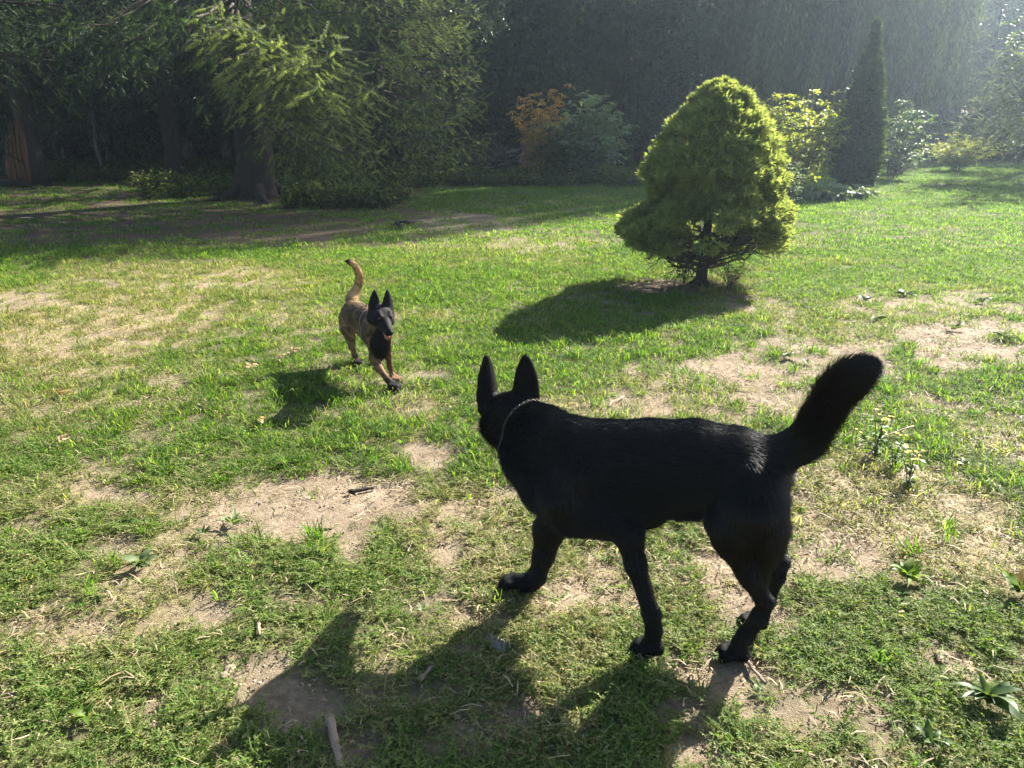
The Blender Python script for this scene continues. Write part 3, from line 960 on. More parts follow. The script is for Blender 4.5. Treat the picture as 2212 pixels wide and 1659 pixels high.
for i in range(72):
    t_ = norm(lp[(i + 1) % 72] - lp[i - 1]); o_ = norm(lp[i] - nc)
    s_ = np.cross(t_, o_)
    link_ring(mb, lp[i] - _off, t_, (o_ if i % 2 else s_), .0034, .0008)
mb.build("collar_chain", metal("steel_chain", (0.10, 0.095, 0.09), .4), black_dog, True)

# ------------------------------------------------------------------ malinois running towards the camera
def ml(cx, cy_, Y):
    return at_Y(304.8 + cx * .10712, 241.3 + cy_ * .10716, Y)
UM = 1 / 1749.0
def ms(cx, cy_, r, Y): return (ml(cx, cy_, Y), (r - 5) * UM * Y / 3.95)
FAWN = (0.24, 0.15, 0.075); FAWND = (0.17, 0.11, 0.06); PALE = (0.20, 0.14, 0.085); MASK = (0.008, 0.007, 0.007); SABLE = (0.12, 0.08, 0.045); RUST = (0.165, 0.092, 0.047)
mal = Body(.0062)
mal.chain([ms(640, 760, 112, 3.93), ms(575, 715, 112, 4.02), ms(505, 690, 116, 4.14), ms(452, 672, 116, 4.26)], fur=.014, lift=.15, col=SABLE)
mal.chain([ms(690, 900, 110, 3.90), ms(630, 850, 118, 3.98), ms(560, 800, 100, 4.08), ms(500, 760, 95, 4.2)], fur=.012, lift=.15, col=FAWND)
mal.chain([ms(450, 640, 95, 4.28), ms(410, 720, 92, 4.28), ms(405, 810, 80, 4.26), ms(425, 900, 48, 4.24), ms(440, 1000, 30, 4.24)], fur=.012, lift=.15, col=FAWN)
mal.chain([ms(440, 985, 30, 4.24), ms(465, 1070, 26, 4.20), ms(490, 1130, 28, 4.17)], fur=.007, lift=.1, col=RUST)
mal.chain([ms(500, 640, 90, 4.30), ms(540, 760, 85, 4.30), ms(590, 900, 55, 4.28), ms(620, 1000, 30, 4.26), ms(640, 1080, 26, 4.2), ms(660, 1130, 28, 4.17)], fur=.01, lift=.1, col=FAWND)
# neck, chest
mal.chain([ms(690, 720, 88, 3.82), ms(650, 800, 100, 3.90), ms(620, 860, 98, 3.95)], fur=.018, lift=.25, col=PALE)
mal.chain([ms(735, 850, 78, 3.80), ms(705, 950, 92, 3.82), ms(700, 1030, 80, 3.84)], fur=.016, lift=.25, col=MASK)
# fore legs
mal.chain([ms(650, 960, 70, 3.86), ms(650, 1080, 50, 3.84), ms(690, 1180, 40, 3.80), ms(770, 1285, 32, 3.75)], fur=.007, lift=.1, col=RUST)
mal.chain([ms(770, 1285, 32, 3.75), ms(815, 1350, 34, 3.735)], fur=.006, lift=.1, col=MASK)
mal.chain([ms(765, 980, 58, 3.86), ms(778, 1070, 36, 3.87), ms(795, 1170, 28, 3.88), ms(815, 1250, 24, 3.885), ms(840, 1285, 26, 3.87)], fur=.007, lift=.1, col=RUST)
mfw = norm(np.array([.35, -.9, 0])); msd = norm(np.array([.9, .35, 0]))
ground_paw(mal, ml(830, 1365, 3.73), .01, mfw, msd, .92, col=MASK); ground_paw(mal, ml(850, 1292, 3.865), .004, mfw, msd, .8, col=RUST)
ground_paw(mal, ml(500, 1150, 4.16), .0, mfw, msd, .9, col=MASK); ground_paw(mal, ml(665, 1145, 4.16), .0, mfw, msd, .85, col=MASK)
# head
mh = ml(720, 692, 3.76); mf = norm(ml(800, 868, 3.60) - mh); mu = norm(np.array([0.02, .25, 1.0])); msx = norm(np.cross(mf, mu)); mu = np.cross(msx, mf)
# msx points to the dog's right (image left is its right)
if msx[0] > 0: msx = -msx
mal.cap(mh + mf * .01, mh - mf * .03 - mu * .01, .049, .052, fur=.007, lift=.15, col=MASK)
mal.cap(mh + mf * .03 + msx * .03 - mu * .012, mh - mf * .02 + msx * .034 - mu * .03, .030, .036, fur=.01, lift=.25, col=MASK)
mal.cap(mh + mf * .03 - msx * .03 - mu * .012, mh - mf * .02 - msx * .034 - mu * .03, .030, .036, fur=.01, lift=.25, col=MASK)
mal.cap(mh + mf * .162 + mu * .002, mh + mf * .05 + mu * .004, .0165, .029, fur=.004, lift=.08, col=MASK)
mal.cap(mh + mf * .186 + mu * .009, mh + mf * .172 + mu * .009, .011, .0145, fur=.0, lift=0, col=(.004, .004, .004), sharp=True)
mal.cap(mh + mf * .140 - mu * .060, mh + mf * .03 - mu * .030, .0125, .026, fur=.004, lift=.08, col=MASK)
for s in (1, -1):
    mal.cap(mh + mf * .058 + msx * .027 * s + mu * .026, mh + mf * .03 + msx * .03 * s + mu * .033, .011, .012, fur=.003, lift=.05, col=MASK)
mal.cap(mh + mf * .155 + msx * .010 - mu * .010, mh + mf * .07 + msx * .016 - mu * .012, .012, .017, fur=.003, lift=.05, col=MASK)
mal.cap(mh + mf * .155 - msx * .010 - mu * .010, mh + mf * .07 - msx * .016 - mu * .012, .012, .017, fur=.003, lift=.05, col=MASK)
earw = .027
mal.ear(ml(648, 655, 3.775), ml(650, 455, 3.79), mf + msx * .25, earw, .0035, -.35, fur=.004, col=MASK)
mal.ear(ml(790, 652, 3.775), ml(768, 453, 3.79), mf - msx * .25, earw, .0035, -.35, fur=.004, col=MASK)
# tail
mal.smooth_chain([ms(440, 565, 58, 4.36), ms(440, 520, 48, 4.38), ms(485, 440, 37, 4.40), ms(512, 345, 34, 4.40), ms(490, 260, 29, 4.39), ms(440, 205, 22, 4.38), ms(400, 190, 16, 4.38)], fur=.016, lift=.22, col=(0.44, 0.29, 0.14))
mP, mQ = mal.surface(.0062)

def mal_colour(P, co):
    n_ = fbm(P[:, 0] * 60 + P[:, 2] * 37, P[:, 1] * 45 + P[:, 2] * 51, 3, 77)
    c = co.copy()
    fawn = sstep(.03, .09, c[:, 0])
    c *= (1 - .55 * fawn * sstep(.45, .62, n_))[:, None]
    edge = (c[:, 0] > .012) & (c[:, 0] < .1); c = np.where(edge[:, None], c * (.5 + 1.0 * vnoise(P[:, 0] * 160, P[:, 2] * 160 + P[:, 1] * 90, 5))[:, None], c)
    tip = np.linalg.norm(P - ml(398, 190, 4.38), axis=1)
    c = np.where((tip < .028)[:, None], np.array([.01, .009, .008]), c)
    top = sstep(.02, .08, (P[:, 2] - .40)) * fawn * (P[:, 1] > 4.2)
    return np.clip(c, .004, 1)
_f = mal.field(mP, True)
M_MSKIN = coat_material("fawn_coat_skin", .7, .1)
M_MFUR = coat_material("fawn_fur", .5, .15)
mroot = ml(640, 1200, 3.95); mroot[2] = 0
mal_dog = empty("dog", tuple(mroot))
tag(mal_dog, "fawn dog with black mask and upright ears bounding towards the black dog", "dog")
mesh_obj("body", make_mesh("fawn_dog_body", mP - mroot, mQ, M_MSKIN, True, {"coat": mal_colour(mP, _f[4])}), mal_dog)
fo = fur_curves("fur", mal, mP, mQ, 60000, M_MFUR, mal_dog, np.random.default_rng(6), wid=.0006, pts=4, colfn=mal_colour)
fo.location = -mroot

def blob(c, ax, rad, nu=14, nv=9):
    """ellipsoid: ax columns = axes"""
    u = np.arange(nu) * 2 * math.pi / nu; v = np.linspace(0, math.pi, nv)
    S = np.array([[math.sin(b) * math.cos(a), math.sin(b) * math.sin(a), math.cos(b)] for b in v for a in u]) * np.asarray(rad)
    P = c + S @ np.asarray(ax).T
    q = [(i * nu + j, i * nu + (j + 1) % nu, (i + 1) * nu + (j + 1) % nu, (i + 1) * nu + j) for i in range(nv - 1) for j in range(nu)]
    return P, q
def gloss(name, col, rough, spec=.5, sss=0.0):
    m, nt, out = new_mat(name); pb = N(nt, "ShaderNodeBsdfPrincipled")
    pb.inputs["Base Color"].default_value = (*col, 1); pb.inputs["Roughness"].default_value = rough; pb.inputs["Specular IOR Level"].default_value = spec
    pb.inputs["Subsurface Weight"].default_value = sss
    L(nt, pb.outputs[0], out.inputs[0]); return m
M_EYE = gloss("amber_eye", (.035, .018, .008), .08)
M_TONGUE = gloss("tongue_pink", (.36, .10, .10), .4)
M_TEETH = gloss("teeth", (.75, .7, .6), .3)
HA = np.stack([mf, msx, mu], -1)
for s in (1, -1):
    P_, q_ = blob(mh + mf * .066 + msx * .0305 * s + mu * .020 - mroot, HA, (.0085, .0095, .0085))
    mb = MB(); mb.add(P_, quads=q_); mb.build("eye", M_EYE, mal_dog, True)
mb = MB()
tp = [mh + mf * .06 - mu * .024, mh + mf * .10 - mu * .030, mh + mf * .142 - mu * .037, mh + mf * .156 - mu * .050]
for a_, b_ in zip(tp[:-1], tp[1:]): pass
tv_, tt_, tq_ = tube(np.array(tp) - mroot, [.015, .016, .015, .008], 10)
mb.add(tv_, tris=tt_, quads=tq_); mb.build("tongue", M_TONGUE, mal_dog, True)
mb = MB()
for s in (1, -1):
    for k in range(1):
        c_ = mh + mf * (.142 - .015 * k) + msx * s * (.010 + .0035 * k) - mu * (.045 - .003 * k) - mroot
        P_, q_ = blob(c_, HA, (.003, .003, .007 if k == 1 else .0045), 6, 4); mb.add(P_, quads=q_)
mb.build("teeth", M_TEETH, mal_dog, True)
nc2 = ml(630, 790, 3.95); axm = norm(ml(760, 830, 3.72) - ml(500, 750, 4.18))
lp = fit_loop(mal, nc2, axm, 48, .16, .004)
mb = MB(); n_ = len(lp)
axn = axm
ring = []
for i in range(n_):
    o_ = norm(lp[i] - nc2)
    for (da, do) in ((-.005, 0), (.005, 0), (.005, .002), (-.005, .002)): ring.append(lp[i] + axn * da + o_ * do - mroot)
qs = [(i * 4 + j, i * 4 + (j + 1) % 4, ((i + 1) % n_) * 4 + (j + 1) % 4, ((i + 1) % n_) * 4 + j) for i in range(n_) for j in range(4)]
mb.add(ring, quads=qs); mb.build("collar", gloss("grey_strap", (.16, .15, .13), .6), mal_dog)

# ================================================================== trees
M_NEEDLE = leaf_material("spruce_needles", [(0, (0.012, 0.028, 0.010)), (.5, (0.04, 0.08, 0.022)), (1, (0.24, 0.30, 0.10))], .42, .55, .3)  # sun and shade put into the ramp: low tint shaded, high tint sunlit
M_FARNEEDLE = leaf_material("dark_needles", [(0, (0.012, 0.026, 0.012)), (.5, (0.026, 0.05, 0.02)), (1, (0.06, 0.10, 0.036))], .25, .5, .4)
M_DWARF = leaf_material("dwarf_spruce_needles", [(0, (0.10, 0.13, 0.05)), (.5, (0.19, 0.235, 0.085)), (1, (0.29, 0.33, 0.125))], .55, .6, .12)
M_THUJA = leaf_material("cedar_scale_leaves", [(0, (0.014, 0.028, 0.012)), (.5, (0.03, 0.055, 0.018)), (1, (0.08, 0.12, 0.03))], .42, .5, .3)
M_LEAF = leaf_material("broad_leaves", [(0, (0.028, 0.06, 0.016)), (.5, (0.05, 0.095, 0.024)), (1, (0.09, 0.15, 0.035))], .42, .55, .2)
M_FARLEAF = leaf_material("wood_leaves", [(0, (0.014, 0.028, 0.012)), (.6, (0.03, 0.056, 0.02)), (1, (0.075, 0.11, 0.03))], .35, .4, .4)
M_YELLOW = leaf_material("yellow_green_leaves", [(0, (0.10, 0.14, 0.022)), (.5, (0.19, 0.24, 0.032)), (1, (0.30, 0.32, 0.045))], .6, .5, .3)
M_ORANGE = leaf_material("orange_leaves", [(0, (0.16, 0.18, 0.06)), (.35, (0.36, 0.27, 0.08)), (.75, (0.52, 0.35, 0.10)), (1, (0.66, 0.48, 0.12))], .45, .45, .35, tgain=(1.5, 1.2, .6))
M_GREYLEAF = leaf_material("grey_green_leaves", [(0, (0.11, 0.16, 0.10)), (.5, (0.16, 0.22, 0.13)), (1, (0.22, 0.27, 0.13))], .4, .55, .2)
M_WILLOW = leaf_material("willow_leaves", [(0, (0.016, 0.026, 0.018)), (.5, (0.04, 0.058, 0.034)), (1, (0.10, 0.13, 0.065))], .26, .6, .2)

def shoot_template(n, nl, w, r):
    """needle-clad shoot along +x, length 1"""
    v, f = [], []
    for i in range(n):
        t = .02 + .96 * (i + r.random() * .6) / n
        a = i * 2.4 + r.random() * .5
        d = np.array([.62, math.cos(a), math.sin(a)]); d /= np.linalg.norm(d)
        s = np.array([0, -math.sin(a), math.cos(a)]) * w * .5
        p = np.array([t * .92, 0, 0])
        L_ = nl * (.8 + .4 * r.random()) * (1 - .35 * max(0, t - .75) / .25)
        k = len(v)
        v += [p - s, p + s, p + d * L_]
        f.append((k, k + 1, k + 2))
    return np.array(v), np.array(f)

def brush_template(sides, rings, rad, nn, nl, w, r):
    """shoot as a solid needle-clad spindle with loose needles standing off it"""
    v, f = [[0, 0, 0]], []
    ts = np.linspace(.10, .88, rings)
    for i, t in enumerate(ts):
        rr = rad * math.sin((.18 + .82 * (1 - abs(t - .45) / .55)) * math.pi / 2)
        for k in range(sides):
            a = (k + .5 * (i % 2)) * 2 * math.pi / sides; q = rr * (1 + .45 * r.normal() * .5)
            v.append([t + .03 * r.normal(), math.cos(a) * q, math.sin(a) * q])
    v.append([1, 0, 0]); e = len(v) - 1
    for k in range(sides):
        k2 = (k + 1) % sides
        f.append((0, 1 + k2, 1 + k)); f.append((e, 1 + (rings - 1) * sides + k, 1 + (rings - 1) * sides + k2))
        for i in range(rings - 1):
            a, b, c, d = 1 + i * sides + k, 1 + i * sides + k2, 1 + (i + 1) * sides + k2, 1 + (i + 1) * sides + k
            f += [(a, b, c), (a, c, d)]
    sv, sf = shoot_template(nn, nl, w, r)
    return np.vstack([np.array(v), sv]), np.vstack([np.array(f), sf + len(v)])

def limb(p0, az, Ln, slope, curve, n=9):
    t = np.linspace(0, 1, n)
    h = np.array([math.cos(az), math.sin(az), 0])
    P = p0 + h * (Ln * t)[:, None]
    P[:, 2] += Ln * (slope * t + curve * t * t)
    return P

def interp(P, t):
    i = np.clip(t * (len(P) - 1), 0, len(P) - 1.001); k = i.astype(int); f = (i - k)[:, None]
    return P[k] * (1 - f) + P[k + 1] * f

class SpruceCrown:
    def __init__(self, r): self.r, self.pos, self.dir, self.scl, self.tint, self.wood = r, [], [], [], [], MB()
    def branch(self, p0, az, Ln, slope=-.22, curve=.16, sec=.13, sh=.06, size=.15, droop=.7, bare=.25, sec_len=.42, wood=True, tint=.5):
        r = self.r
        P = limb(p0, az, Ln, slope, curve)
        P[1:-1] += r.normal(size=(len(P) - 2, 3)) * Ln * .012
        if wood:
            v, t_, q = tube(P, np.linspace(.018 * Ln ** .5 + .005, .004, len(P)), 5, False); self.wood.add(v, tris=t_, quads=q)
        tg = norm(np.gradient(P, axis=0))
        ns = max(4, int(Ln * (1 - bare) / sec))
        ts = bare + (1 - bare) * (np.arange(ns) + r.random(ns) * .6) / ns
        for k, t in enumerate(np.clip(ts, 0, 1)):
            p = interp(P, np.array([t]))[0]; g = interp(tg, np.array([t]))[0]
            sd = norm(np.cross(g, [0, 0, 1])) * (1 if k % 2 else -1)
            l2 = (sec_len * Ln * .5 * (1 - t) ** .8 * math.sqrt(max(t, .1)) * 1.6 + .18) * (.7 + .6 * r.random())
            n2 = max(3, int(l2 / sh))
            u = (np.arange(n2) + .5) / n2
            d0 = norm(g * (.55 + .3 * r.random()) + sd * (.8 + .2 * r.normal()) + np.array([0, 0, -.12]))
            Q = p + d0 * (l2 * u)[:, None]
            dr = droop * (.5 + r.random())
            Q[:, 2] -= dr * l2 * u ** 1.7
            T = norm(np.gradient(Q, axis=0) if n2 > 2 else np.tile(d0, (n2, 1)))
            if wood and l2 > .25:
                w_ = np.array([0, 0, .004])
                qq = np.vstack([p, Q]); self.wood.add(np.concatenate([qq - w_, qq + w_]), quads=[[i, i + 1, n2 + 2 + i, n2 + 1 + i] for i in range(n2)])
            s2 = norm(np.cross(T, [0, 0, 1.0])) * np.where(np.arange(n2) % 2 == 0, 1, -1)[:, None]
            D = norm(T * .7 + s2 * .8 + np.array([0, 0, .10 - .25 * droop]) + r.normal(size=(n2, 3)) * .22)
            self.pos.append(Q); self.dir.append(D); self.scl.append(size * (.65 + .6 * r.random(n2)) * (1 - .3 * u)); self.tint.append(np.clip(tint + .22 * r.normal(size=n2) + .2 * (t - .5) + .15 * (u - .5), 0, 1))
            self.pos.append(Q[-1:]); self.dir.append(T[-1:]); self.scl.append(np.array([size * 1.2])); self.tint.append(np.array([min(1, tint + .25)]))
        # leading shoots at the tip turn upwards; their raised tint paints them as lit
        nt_ = max(3, int(.5 / sh))
        u = np.linspace(.82, 1.0, nt_); Q = interp(P, u)
        D = norm(interp(tg, u) + r.normal(size=(nt_, 3)) * .35 + np.array([0, 0, .35]))
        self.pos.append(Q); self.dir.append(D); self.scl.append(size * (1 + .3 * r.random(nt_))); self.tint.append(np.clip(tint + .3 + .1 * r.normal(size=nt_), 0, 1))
    def build(self, root, tmpl, mat, wmat=TWIG):
        pos = np.concatenate(self.pos); D = np.concatenate(self.dir); s = np.concatenate(self.scl); t = np.concatenate(self.tint)
        up = np.tile(np.array([0, 0, 1.0]), (len(pos), 1)) + self.r.normal(size=pos.shape) * .3
        v, f = compose(tmpl[0], tmpl[1], frames(D, up), pos, s)
        mb = MB(); mb.add(v, tris=f, tint=np.repeat(t, len(tmpl[0])))
        mb.build("crown", mat, root)
        if self.wood.n: self.wood.build("branches", wmat, root)
        return len(f)

def trunk_mesh(root, h, r0, r1, mat, flare=1.5, lean=(0, 0), sides=12, name="trunk", roots=0, seed=0):
    z = np.array([-.12, 0, .12, .3, .7, 1.5, 3, 5, h * .5, h * .75, h]); z = np.unique(z[z <= h])
    t = np.clip(z / h, 0, 1)
    rad = (r0 + (r1 - r0) * t) * (1 + (flare - 1) * np.exp(-np.clip(z, 0, None) / .28))
    r_ = np.random.default_rng(seed)
    P = np.stack([lean[0] * z + .03 * r_.normal(size=len(z)) * (z > .5), lean[1] * z + .03 * r_.normal(size=len(z)) * (z > .5), z], -1)
    v, tr, q = tube(P, rad, sides, True, .07, seed)
    mb = MB(); mb.add(v, tris=tr, quads=q)
    for k in range(roots):
        a = k * 6.283 / roots + r_.random() * .6; Lr = r0 * (2.0 + 2.5 * r_.random())
        d = np.array([math.cos(a), math.sin(a), 0])
        pp = np.array([d * r0 * .8 + [0, 0, r0 * .7], d * r0 * 1.5 + [0, 0, r0 * .22], d * (r0 + Lr * .5) + [0, 0, .035], d * (r0 + Lr) + [0, 0, -.03]])
        vv, t2, q2 = tube(pp, [r0 * .42, r0 * .28, r0 * .15, r0 * .05], 7); mb.add(vv, tris=t2, quads=q2)
    return mb.build(name, mat, root, True)

TMPL_HERO = brush_template(3, 2, .035, 32, .18, .042, np.random.default_rng(1))
TMPL_MID = brush_template(3, 1, .05, 15, .21, .065, np.random.default_rng(2))
TMPL_FAR = brush_template(3, 1, .07, 8, .28, .11, np.random.default_rng(4))

# ------------------------------------------------------------------ the big spruce on the left
bs0 = vg(556, 428)
big = empty("spruce_tree", tuple(bs0))
tag(big, "big old spruce with thick dark trunk and sunlit drooping branches", "tree")
trunk_mesh(big, 17, .34, .05, BARK, 1.35, (-.005, 0), 16, roots=5, seed=2)
r1 = np.random.default_rng(21)
cr = SpruceCrown(r1)
def aim(zs, target):
    """branch leaving the trunk at height zs and ending near world point 'target'"""
    d = np.asarray(target) - bs0
    return math.atan2(d[1], d[0]), math.hypot(d[0], d[1]), d[2] - zs
# (view x, view y of the tip, distance of the tip, height on the trunk, tip upturn, tint with sun or shade painted in)
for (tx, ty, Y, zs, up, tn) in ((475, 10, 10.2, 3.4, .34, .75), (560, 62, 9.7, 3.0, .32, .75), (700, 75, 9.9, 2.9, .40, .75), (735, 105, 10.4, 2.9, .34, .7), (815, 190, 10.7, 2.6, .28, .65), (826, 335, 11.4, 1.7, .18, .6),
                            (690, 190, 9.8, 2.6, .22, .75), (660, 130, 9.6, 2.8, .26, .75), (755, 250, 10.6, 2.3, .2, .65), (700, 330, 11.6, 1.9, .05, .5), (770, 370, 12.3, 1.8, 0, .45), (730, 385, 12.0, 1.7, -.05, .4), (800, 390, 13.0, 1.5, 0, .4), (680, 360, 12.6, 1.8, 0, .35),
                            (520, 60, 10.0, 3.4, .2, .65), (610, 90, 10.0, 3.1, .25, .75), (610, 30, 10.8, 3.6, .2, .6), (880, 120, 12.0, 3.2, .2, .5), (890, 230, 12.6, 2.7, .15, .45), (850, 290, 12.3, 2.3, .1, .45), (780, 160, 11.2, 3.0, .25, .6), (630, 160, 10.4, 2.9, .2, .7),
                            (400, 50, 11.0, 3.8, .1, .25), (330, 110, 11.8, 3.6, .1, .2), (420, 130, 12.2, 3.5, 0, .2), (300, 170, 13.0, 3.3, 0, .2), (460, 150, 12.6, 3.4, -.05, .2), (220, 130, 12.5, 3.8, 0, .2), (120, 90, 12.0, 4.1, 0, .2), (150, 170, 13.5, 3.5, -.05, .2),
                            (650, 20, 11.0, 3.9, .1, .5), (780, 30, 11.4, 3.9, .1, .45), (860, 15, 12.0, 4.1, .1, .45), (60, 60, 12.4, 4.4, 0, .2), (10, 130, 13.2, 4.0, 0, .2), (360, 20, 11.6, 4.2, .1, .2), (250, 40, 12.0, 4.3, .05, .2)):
    az, Ln, dz = aim(zs, vY(tx, ty, Y))
    k = dz / Ln; dr_ = .35 if tn > .6 else .6
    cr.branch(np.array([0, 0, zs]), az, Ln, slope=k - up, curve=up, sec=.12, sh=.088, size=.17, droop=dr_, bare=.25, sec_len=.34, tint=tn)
for zs in np.arange(3.2, 16, .42):
    n_ = 5 if zs < 8 else 4
    for a_ in range(n_):
        Ln = (4.4 * (1 - zs / 17.5) + .4) * (.8 + .35 * r1.random())
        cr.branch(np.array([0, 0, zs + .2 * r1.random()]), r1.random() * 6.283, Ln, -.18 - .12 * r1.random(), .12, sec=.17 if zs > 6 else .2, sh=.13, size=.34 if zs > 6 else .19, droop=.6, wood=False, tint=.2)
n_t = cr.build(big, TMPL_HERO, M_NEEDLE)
print("big spruce tris", n_t)

# ------------------------------------------------------------------ second spruce, foliage down to the ground
r2 = np.random.default_rng(22)
def cone_spruce(name, base, height, radius, seed, z0=.25, sec=.16, sh=.11, size=.23, dz=.30, per=6, tmpl=TMPL_MID, mat=M_NEEDLE, droop=.8, vis=5.5, r0=.22, tint=.42, wood=True, bark=BARK):
    r = np.random.default_rng(seed)
    root = empty(name, tuple(base))
    trunk_mesh(root, height, r0, .03, bark, 1.4, (0, 0), 9, seed=seed)
    c = SpruceCrown(r)
    z = z0
    while z < height - .3:
        low = z < vis
        n = per if low else max(3, per - 2)
        for k in range(n):
            Ln = (radius * (1 - z / height) ** .75 + .25) * (.72 + .45 * r.random())
            c.branch(np.array([0, 0, z + dz * r.random()]), r.random() * 6.283, Ln, -.30 + .12 * r.random(), .22, sec=sec if low else sec * 2, sh=sh if low else sh * 2, size=size if low else size * 1.7,
                     droop=droop, bare=.2, wood=wood and low, tint=tint, sec_len=.4)
        z += dz if low else dz * 1.7
    nt_ = c.build(root, tmpl, mat)
    print(name, nt_)
    return root
sp2 = cone_spruce("spruce_tree", (-3.35, 19.6, 0), 14, 2.55, 31, sec=.16, sh=.115, size=.21, dz=.25, per=9, wood=True, tint=.6, droop=.5)  # tint raised to paint light onto foliage that stands in shade
tag(sp2, "full spruce with boughs sweeping to the ground, right of the thick trunk", "tree")

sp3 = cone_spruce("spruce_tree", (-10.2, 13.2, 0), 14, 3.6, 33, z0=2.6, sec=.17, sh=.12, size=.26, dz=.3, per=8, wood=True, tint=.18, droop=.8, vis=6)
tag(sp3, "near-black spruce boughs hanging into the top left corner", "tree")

# ------------------------------------------------------------------ dwarf spruce in the lawn
def tuft_template(n, ln, w, r, spread=1.0):
    v, f = [], []
    for i in range(n):
        d = norm(np.array([1.0, r.normal() * spread * .6, r.normal() * spread * .6]))
        s = norm(np.cross(d, r.normal(size=3))) * w * .5
        k = len(v); L_ = ln * (.7 + .6 * r.random())
        v += [d * 0, d * L_ * .5 + s, d * L_, d * L_ * .5 - s]
        f += [(k, k + 1, k + 2), (k, k + 2, k + 3)]
    return np.array(v), np.array(f)

def profile_tree(name, base, prof, Y, cvt, axis_cx, npad, ntuft, tsize, mat, trunk_r, seed, tilt_up=.55, flat=.55, tmpl=None, ystretch=1.0, zlim=None, padmax=.16):
    """crown from a measured outline: (cy, left cx, right cx); rounded in depth, made of many foliage pads"""
    r = np.random.default_rng(seed)
    root = empty(name, tuple(base))
    rows = []
    for (cy_, lx, rx) in prof:
        pl, pr, pc = cvt(lx, cy_, Y), cvt(rx, cy_, Y), cvt(axis_cx(cy_), cy_, Y)
        rows.append((pc[2], pc[0], pc[0] - pl[0], pr[0] - pc[0]))
    rows = np.array(sorted(rows)); zz, cxs, wl, wr = rows.T
    zs = np.linspace(zz[0], zz[-1], 400)
    wgt = np.interp(zs, zz, wl + wr) + .14; wgt /= wgt.sum()
    pad_z = r.choice(zs, npad, p=wgt); ph = r.random(npad) * 6.283
    l_, r_ = np.interp(pad_z, zz, wl), np.interp(pad_z, zz, wr)
    k = (1 + np.cos(ph)) / 2
    rad = l_ * (1 - k) + r_ * k
    rr = rad * np.where(r.random(npad) < .78, .80 + .16 * r.random(npad), .35 + .4 * r.random(npad))
    if zlim is not None:
        kp = (pad_z > zlim) | (np.abs(np.cos(ph)) > .60) | (r.random(npad) < .08)
        pad_z, ph, l_, r_, k, rad, rr = [a_[kp] for a_ in (pad_z, ph, l_, r_, k, rad, rr)]; npad = len(pad_z)
    depth = .5 * (l_ + r_) / np.maximum(rad, .02)
    C = np.stack([np.interp(pad_z, zz, cxs) + rr * np.cos(ph), Y + ystretch * rr * np.sin(ph) * depth, pad_z], -1)
    outw = np.stack([np.cos(ph), np.sin(ph), np.full(npad, tilt_up)], -1)
    ps = np.clip(rad * .30, .035, padmax) * (.7 + .6 * r.random(npad)) * (npad / 420) ** -.3
    # tufts on each pad
    T = np.repeat(np.arange(npad), ntuft)
    g = norm(r.normal(size=(len(T), 3))) * (r.random(len(T)) ** .33)[:, None]
    g[:, 2] *= flat
    g[:, 2] = np.where(g[:, 2] < 0, g[:, 2] * .5, g[:, 2])
    P = C[T] + g * ps[T][:, None]
    D = norm(outw[T] * .7 + norm(g) * .8 + r.normal(size=(len(T), 3)) * .3)
    tint = np.clip(.5 + .16 * r.normal(size=npad)[T] + .18 * r.normal(size=len(T)), 0, 1)
    v, f = compose(tmpl[0], tmpl[1], frames(D, r.normal(size=D.shape)), P - base, tsize * np.clip(rad[T] / .22, .68, 1) * (.7 + .6 * r.random(len(T))))
    mb = MB(); mb.add(v, tris=f, tint=np.repeat(tint, len(tmpl[0])))
    mb.build("crown", mat, root)
    return root, C - base, rad, r

def cv5(cx, cy_, Y): return at_Y(584.1 + cx * .1531, 63.5 + cy_ * .1531, Y)
dw = vg(1512, 614)
PROF = [(108, 870, 930), (150, 800, 1010), (190, 765, 1055), (290, 680, 1110), (390, 605, 1160), (510, 508, 1215), (590, 500, 1245), (670, 410, 1258), (740, 405, 1268), (800, 460, 1278), (870, 520, 1290),
        (905, 480, 1310), (940, 380, 1316), (1000, 285, 1320), (1090, 225, 1320), (1150, 260, 1305), (1195, 340, 1280)]
TD = tuft_template(5, 1.0, .20, np.random.default_rng(8))
dwarf, padC, padR, rD = profile_tree("dwarf_spruce", dw, PROF, dw[1], cv5, lambda c: 895 - (c - 110) * .1, 760, 52, .052, M_DWARF, .05, 41, tmpl=TD, padmax=.115, zlim=cv5(800, 990, dw[1])[2])
tag(dwarf, "squat bushy dwarf spruce with lit yellow-green rim standing on the lawn", "tree")
tp = np.array([cv5(755, 1445, dw[1]), cv5(775, 1330, dw[1]), cv5(800, 1150, dw[1]), cv5(815, 950, dw[1]), cv5(850, 600, dw[1]), cv5(890, 250, dw[1])]) - dw
tp[0] = [0, 0, -.05]
v, t_, q = tube(tp, [.062, .046, .040, .036, .026, .01], 12, True, .08, 3)
mb = MB(); mb.add(v, tris=t_, quads=q)
for k in range(5):
    a_ = k * 1.3; d = np.array([math.cos(a_), math.sin(a_), 0])
    v, t_, q = tube([d * .03 + [0, 0, .05], d * .07 + [0, 0, .01], d * .14 + [0, 0, -.02]], [.024, .016, .006], 6); mb.add(v, tris=t_, quads=q)
mb.build("trunk", BARK, dwarf, True)
mb = MB()
